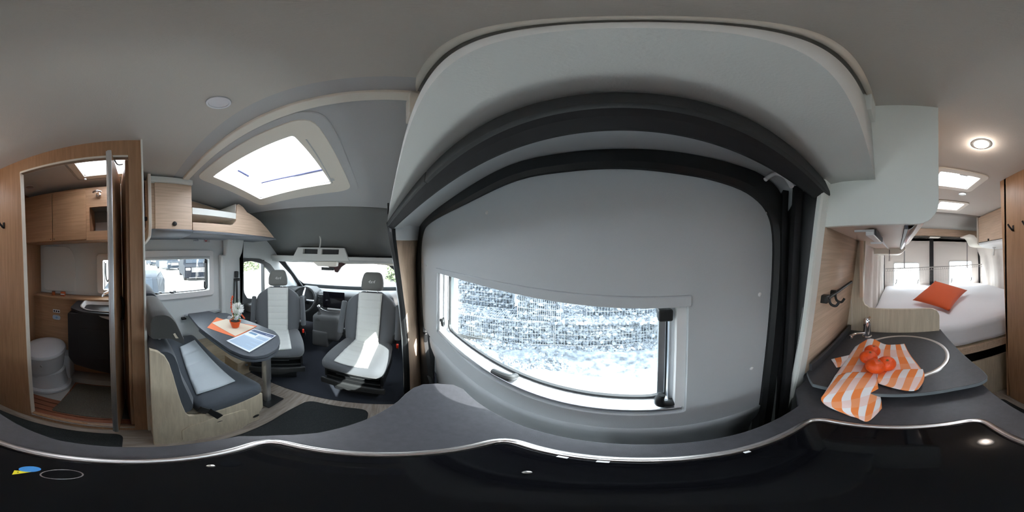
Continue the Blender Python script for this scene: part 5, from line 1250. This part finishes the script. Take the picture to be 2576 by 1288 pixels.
# ================================================================== outside
ZG = -.62
st(box('ground', (-40, -22, ZG-.2), (40, -1.2, ZG), GRAV)); st(box('ground', (-40, -1.2, ZG-.2), (40, 60, ZG), PAVE))
rk = random.Random(11)
def rockmesh(name, seed, sub=1):
    r2 = random.Random(seed); bm = bmesh.new(); bmesh.ops.create_icosphere(bm, subdivisions=sub, radius=1)
    s = Vector((r2.uniform(.8, 1.2), r2.uniform(.6, 1), r2.uniform(.5, .85)))
    for v in bm.verts: v.co = Vector((v.co.x*s.x, v.co.y*s.y, v.co.z*s.z))*r2.uniform(.78, 1.15)
    vs = [v.co.copy() for v in bm.verts]; fs = [tuple(v.index for v in f.verts) for f in bm.faces]; bm.free(); return vs, fs
ROCK = [rockmesh('r', i) for i in range(8)]
def rocks(name, pts, mt, parent=None, mt2=None):
    V = []; F = []; MI = []
    for p, r in pts:
        vs, fs = rk.choice(ROCK); M = Matrix.Rotation(rk.uniform(0, 6.28), 3, Vector((rk.uniform(-1, 1), rk.uniform(-1, 1), rk.uniform(-1, 1))).normalized()); b = len(V)
        V += [tuple(Vector(p)+(M @ v)*r) for v in vs]; F += [tuple(i+b for i in f) for f in fs]; k = rk.random() < .35; MI += [k]*len(fs)
    me = bpy.data.meshes.new(name); me.from_pydata(V, [], F); me.update(); o = link(name, me, mt, parent)
    if mt2:
        me.materials.append(mt2)
        for p, k in zip(me.polygons, MI): p.material_index = 1 if k else 0
    return o
def gabion(label, a, b, depth, z0, h, n, nw):
    # front bottom edge a -> b, body behind it
    a, b = Vector((*a, z0)), Vector((*b, z0)); e = (b-a).normalized(); L_ = (b-a).length; nn = Vector((e.y, -e.x, 0))
    if nn.y > 0: nn = -nn
    t = thing('gabion', label, 'gabion', tuple((a+b)/2+nn*depth/2), group='stone-filled wire gabions beyond the sliding door window')
    pts = []
    for i in range(n):
        s = rk.random(); 
        if rk.random() < .6: p = a+e*L_*s+nn*rk.uniform(.02, .10)+Vector((0, 0, rk.uniform(.03, h-.03)))
        else: p = a+e*L_*s+nn*rk.uniform(.05, depth-.04)+Vector((0, 0, h-rk.uniform(.02, .07)))
        pts.append((p, rk.uniform(.045, .072)))
    o = rocks('stone_fill', pts, STONE, t, STONE2); o['kind'] = 'stuff'
    prism('core', [(0, 0), (L_, 0), (L_, depth-.16), (0, depth-.16)], lambda s, r_: tuple(a+e*s+nn*(r_+.08)), (0, 0, h-.08), STONE, t)
    bm = bmesh.new(); up = Vector((0, 0, h))
    for i in range(nw+1):
        p = a+e*L_*i/nw-nn*.004; tubebm(bm, [p, p+up, p+up+nn*depth], .0035, 4)
    for k in range(int(h/.12)+1):
        q = Vector((0, 0, min(h, k*.12))); tubebm(bm, [a-nn*.008+q, b-nn*.008+q], .004, 4)
    tubebm(bm, [a-nn*.008+up, b-nn*.008+up], .006, 4); tubebm(bm, [b-nn*.008, b-nn*.008+up], .008, 4); tubebm(bm, [a-nn*.008, a-nn*.008+up], .008, 4)
    for k in range(1, int(depth/.15)+1): tubebm(bm, [a+nn*k*.15+up, b+nn*k*.15+up], .0035, 4)
    frombm('wire_basket', bm, WIRE, t)
def G(u, v, z): q = P(u, v, z=z); return (q.x, q.y)
zs_ = ZG+.18
gabion('lower front gabion at the left end of the stone wall', G(1125, 830, zs_), G(1392, 866, zs_), .9, zs_, .50, 1500, 46)
gabion('lower front gabion at the right of the stone wall, angled towards the van', G(1396, 866, zs_), G(1720, 838, zs_), .9, zs_, .50, 1500, 44)
z2_ = zs_+.50  # second tier raised above the view so that it shades the stones below
gabion('upper gabion at the far left of the second tier', G(1085, 748, z2_), G(1290, 778, z2_), .8, z2_, 1.7, 1800, 30)
gabion('upper middle gabion of the second tier', G(1302, 801, z2_), G(1410, 812, z2_), .8, z2_, 1.7, 1500, 22)
gabion('upper right gabion of the second tier', G(1476, 796, z2_), G(1740, 775, z2_), .8, z2_, 1.7, 1800, 40)
pts = []
for i in range(5200):
    u = rk.uniform(1110, 1760); v0 = 925-45*math.sin((u-1110)/650*math.pi)*0; v = rk.uniform(855, 930-rk.random()**2*20)
    z = ZG+.02+.16*max(0, (925-v)/70); q = P(u, v, z=z); pts.append((q, rk.uniform(.022, .045)))
for i in range(1800):
    u = rk.uniform(1380, 1730); v = rk.uniform(765, 815); q = P(u, v, z=z2_-.02); pts.append((q, rk.uniform(.04, .06)))
o = rocks('loose_stones', pts, STONE, None, STONE2); tag(o, 'loose grey stones heaped along the foot of the gabion wall', 'stones', kind='stuff')
g0 = [G(1120, 860, zs_), G(1392, 872, zs_), G(1760, 850, zs_)]; g1 = [G(1100, 918, ZG), G(1392, 935, ZG), G(1780, 925, ZG)]
mk('ground_bank', [(*p, zs_-.03) for p in g0]+[(*p, ZG-.01) for p in g1], [(0, 1, 4, 3), (1, 2, 5, 4)], STONE)['kind'] = 'structure'
q0, q1, q2, q3 = G(1380, 830, z2_-.06), G(1740, 815, z2_-.06), G(1740, 755, z2_-.06), G(1380, 755, z2_-.06)
# parked vehicles seen through the dinette window
def car(label, u, v, z, yaw, W, Lc, H, mt, logo=False, glasscol=CARG):
    q = P(u, v, z=ZG); t = thing('parked_car', label, 'car', (q.x, q.y, ZG), yaw, local=True)
    hw = W/2
    pr = [(0, .28), (0, .62*H*.9), (.10, .58*H), (.95, .66*H), (1.55, .97*H), (2.1, H), (Lc-.6, H), (Lc-.1, .62*H), (Lc, .5*H), (Lc, .28)]
    secs = []
    for s in (-1, -.92, -.75, .75, .92, 1):
        ins = 0 if abs(s) < .8 else (.03 if abs(s) < .95 else .10)
        secs.append([(x+ins*(1 if x < .5 else -1 if x > Lc-.7 else 0), s*hw*(1 if z_ < .68*H else .84), z_-ins*(.3 if z_ > .6*H else 0)) for x, z_ in pr])
    loft('body', secs, mt, t, closed=True, caps=True, angle=40)
    prism('windscreen', [(-hw*.80, .68*H), (hw*.80, .68*H), (hw*.70, .95*H), (-hw*.70, .95*H)], lambda a, b: (.95+(b/H-.66)/.31*.6-.02, a, b), (.02, 0, 0), glasscol, t)
    for s in (-1, 1): prism('side_window', [(1.3, .70*H), (1.65, .93*H), (Lc-.9, .93*H), (Lc-.6, .70*H)], lambda a, b: (a, s*(hw*.84+.02+(.93*H-b)/(.25*H)*.10), b), (0, -.02*s, 0), glasscol, t)
    for x in (.75, Lc-.85):
        for s in (-1, 1): lathe('wheel', [(0, -.11), (.30, -.11), (.34, -.08), (.34, .08), (.30, .11), (.20, .11), (.18, .08), (0, .08)], (x, s*(hw-.10), .34), TYRE, t, seg=28, axis=(0, s, 0))
    bm = bmesh.new()
    for k in range(4): boxbm(bm, (-.03, -hw*.50, .36*H+k*.045*H), (.0, hw*.50, .375*H+k*.045*H+.01))
    frombm('grille', bm, ALU, t); box('grille_back', (-.01, -hw*.52, .34*H), (.01, hw*.52, .55*H), BLK, t)
    box('bumper', (-.06, -hw*.92, .24), (.02, hw*.92, .30*H), mt, t, bevel=.03); box('bumper_strip', (-.07, -hw*.7, .27), (-.055, hw*.7, .29), ALU, t)
    for s in (-1, 1): rbox('headlamp', (.02, s*hw*.76, .47*H), (.06, .17, .09), .04, WPL, t, n=4)
    if logo:
        c = Vector((-.045, 0, .46*H)); bm = bmesh.new(); tubebm(bm, [c+Vector((0, math.cos(a), math.sin(a)))*.105 for a in [2*math.pi*i/28 for i in range(29)]], .014, 8, caps=False)
        for k in range(3):
            a = math.pi/2+k*2*math.pi/3; tubebm(bm, [c, c+Vector((0, math.cos(a), math.sin(a)))*.10], [.018, .006], 6)
        frombm('star_emblem', bm, CHR, t, smooth=True)
    return t
car('dark van with a chrome three-pointed star grille, seen through the dinette window', 500, 707, 0, R(78), 2.0, 4.9, 1.9, CARB, True)
car('dark pickup parked further away, seen at the middle of the dinette window', 440, 680, 0, R(98), 2.0, 5.0, 1.8, CARS)
car('distant grey pickup at the left end of the dinette window view', 392, 668, 0, R(95), 2.0, 5.0, 1.8, CARS)
car('silver car close to the van, low in the left corner of the dinette window', 300, 830, 0, R(75), 1.8, 4.4, 1.25, CARS)
# hedge beyond the driver door and trees beyond the windscreen
def bush(label, c, r, n, seed, nm='hedge'):
    r2 = random.Random(seed); V = []; F = []
    for i in range(n):
        d = Vector((r2.gauss(0, 1), r2.gauss(0, 1), r2.gauss(0, 1))).normalized()*r2.uniform(.6, 1); p = Vector((d.x*r[0], d.y*r[1], abs(d.z)*r[2]))
        a = Vector((r2.gauss(0, 1), r2.gauss(0, 1), r2.gauss(0, 1))).normalized(); b = a.cross(d).normalized(); s = r[2]*.06; k = len(V)
        V += [tuple(p+a*s), tuple(p+b*s*.5), tuple(p-a*s), tuple(p-b*s*.5)]; F.append((k, k+1, k+2, k+3))
    t = thing(nm, label, 'bush', c, local=True); mk('foliage', V, F, FOL, t); tube('stem', [(0, 0, 0), (0, 0, r[2]*.7)], r[2]*.03, W_T, t)
q = P(628, 665, z=ZG); bush('sparse hedge beyond the driver door window', (13, 17, ZG), (4, 4, 3.2), 3500, 5)
bush('pale bush beyond the right side of the windscreen', (12, -1.6, ZG), (2.5, 1.6, 3.0), 3000, 6)
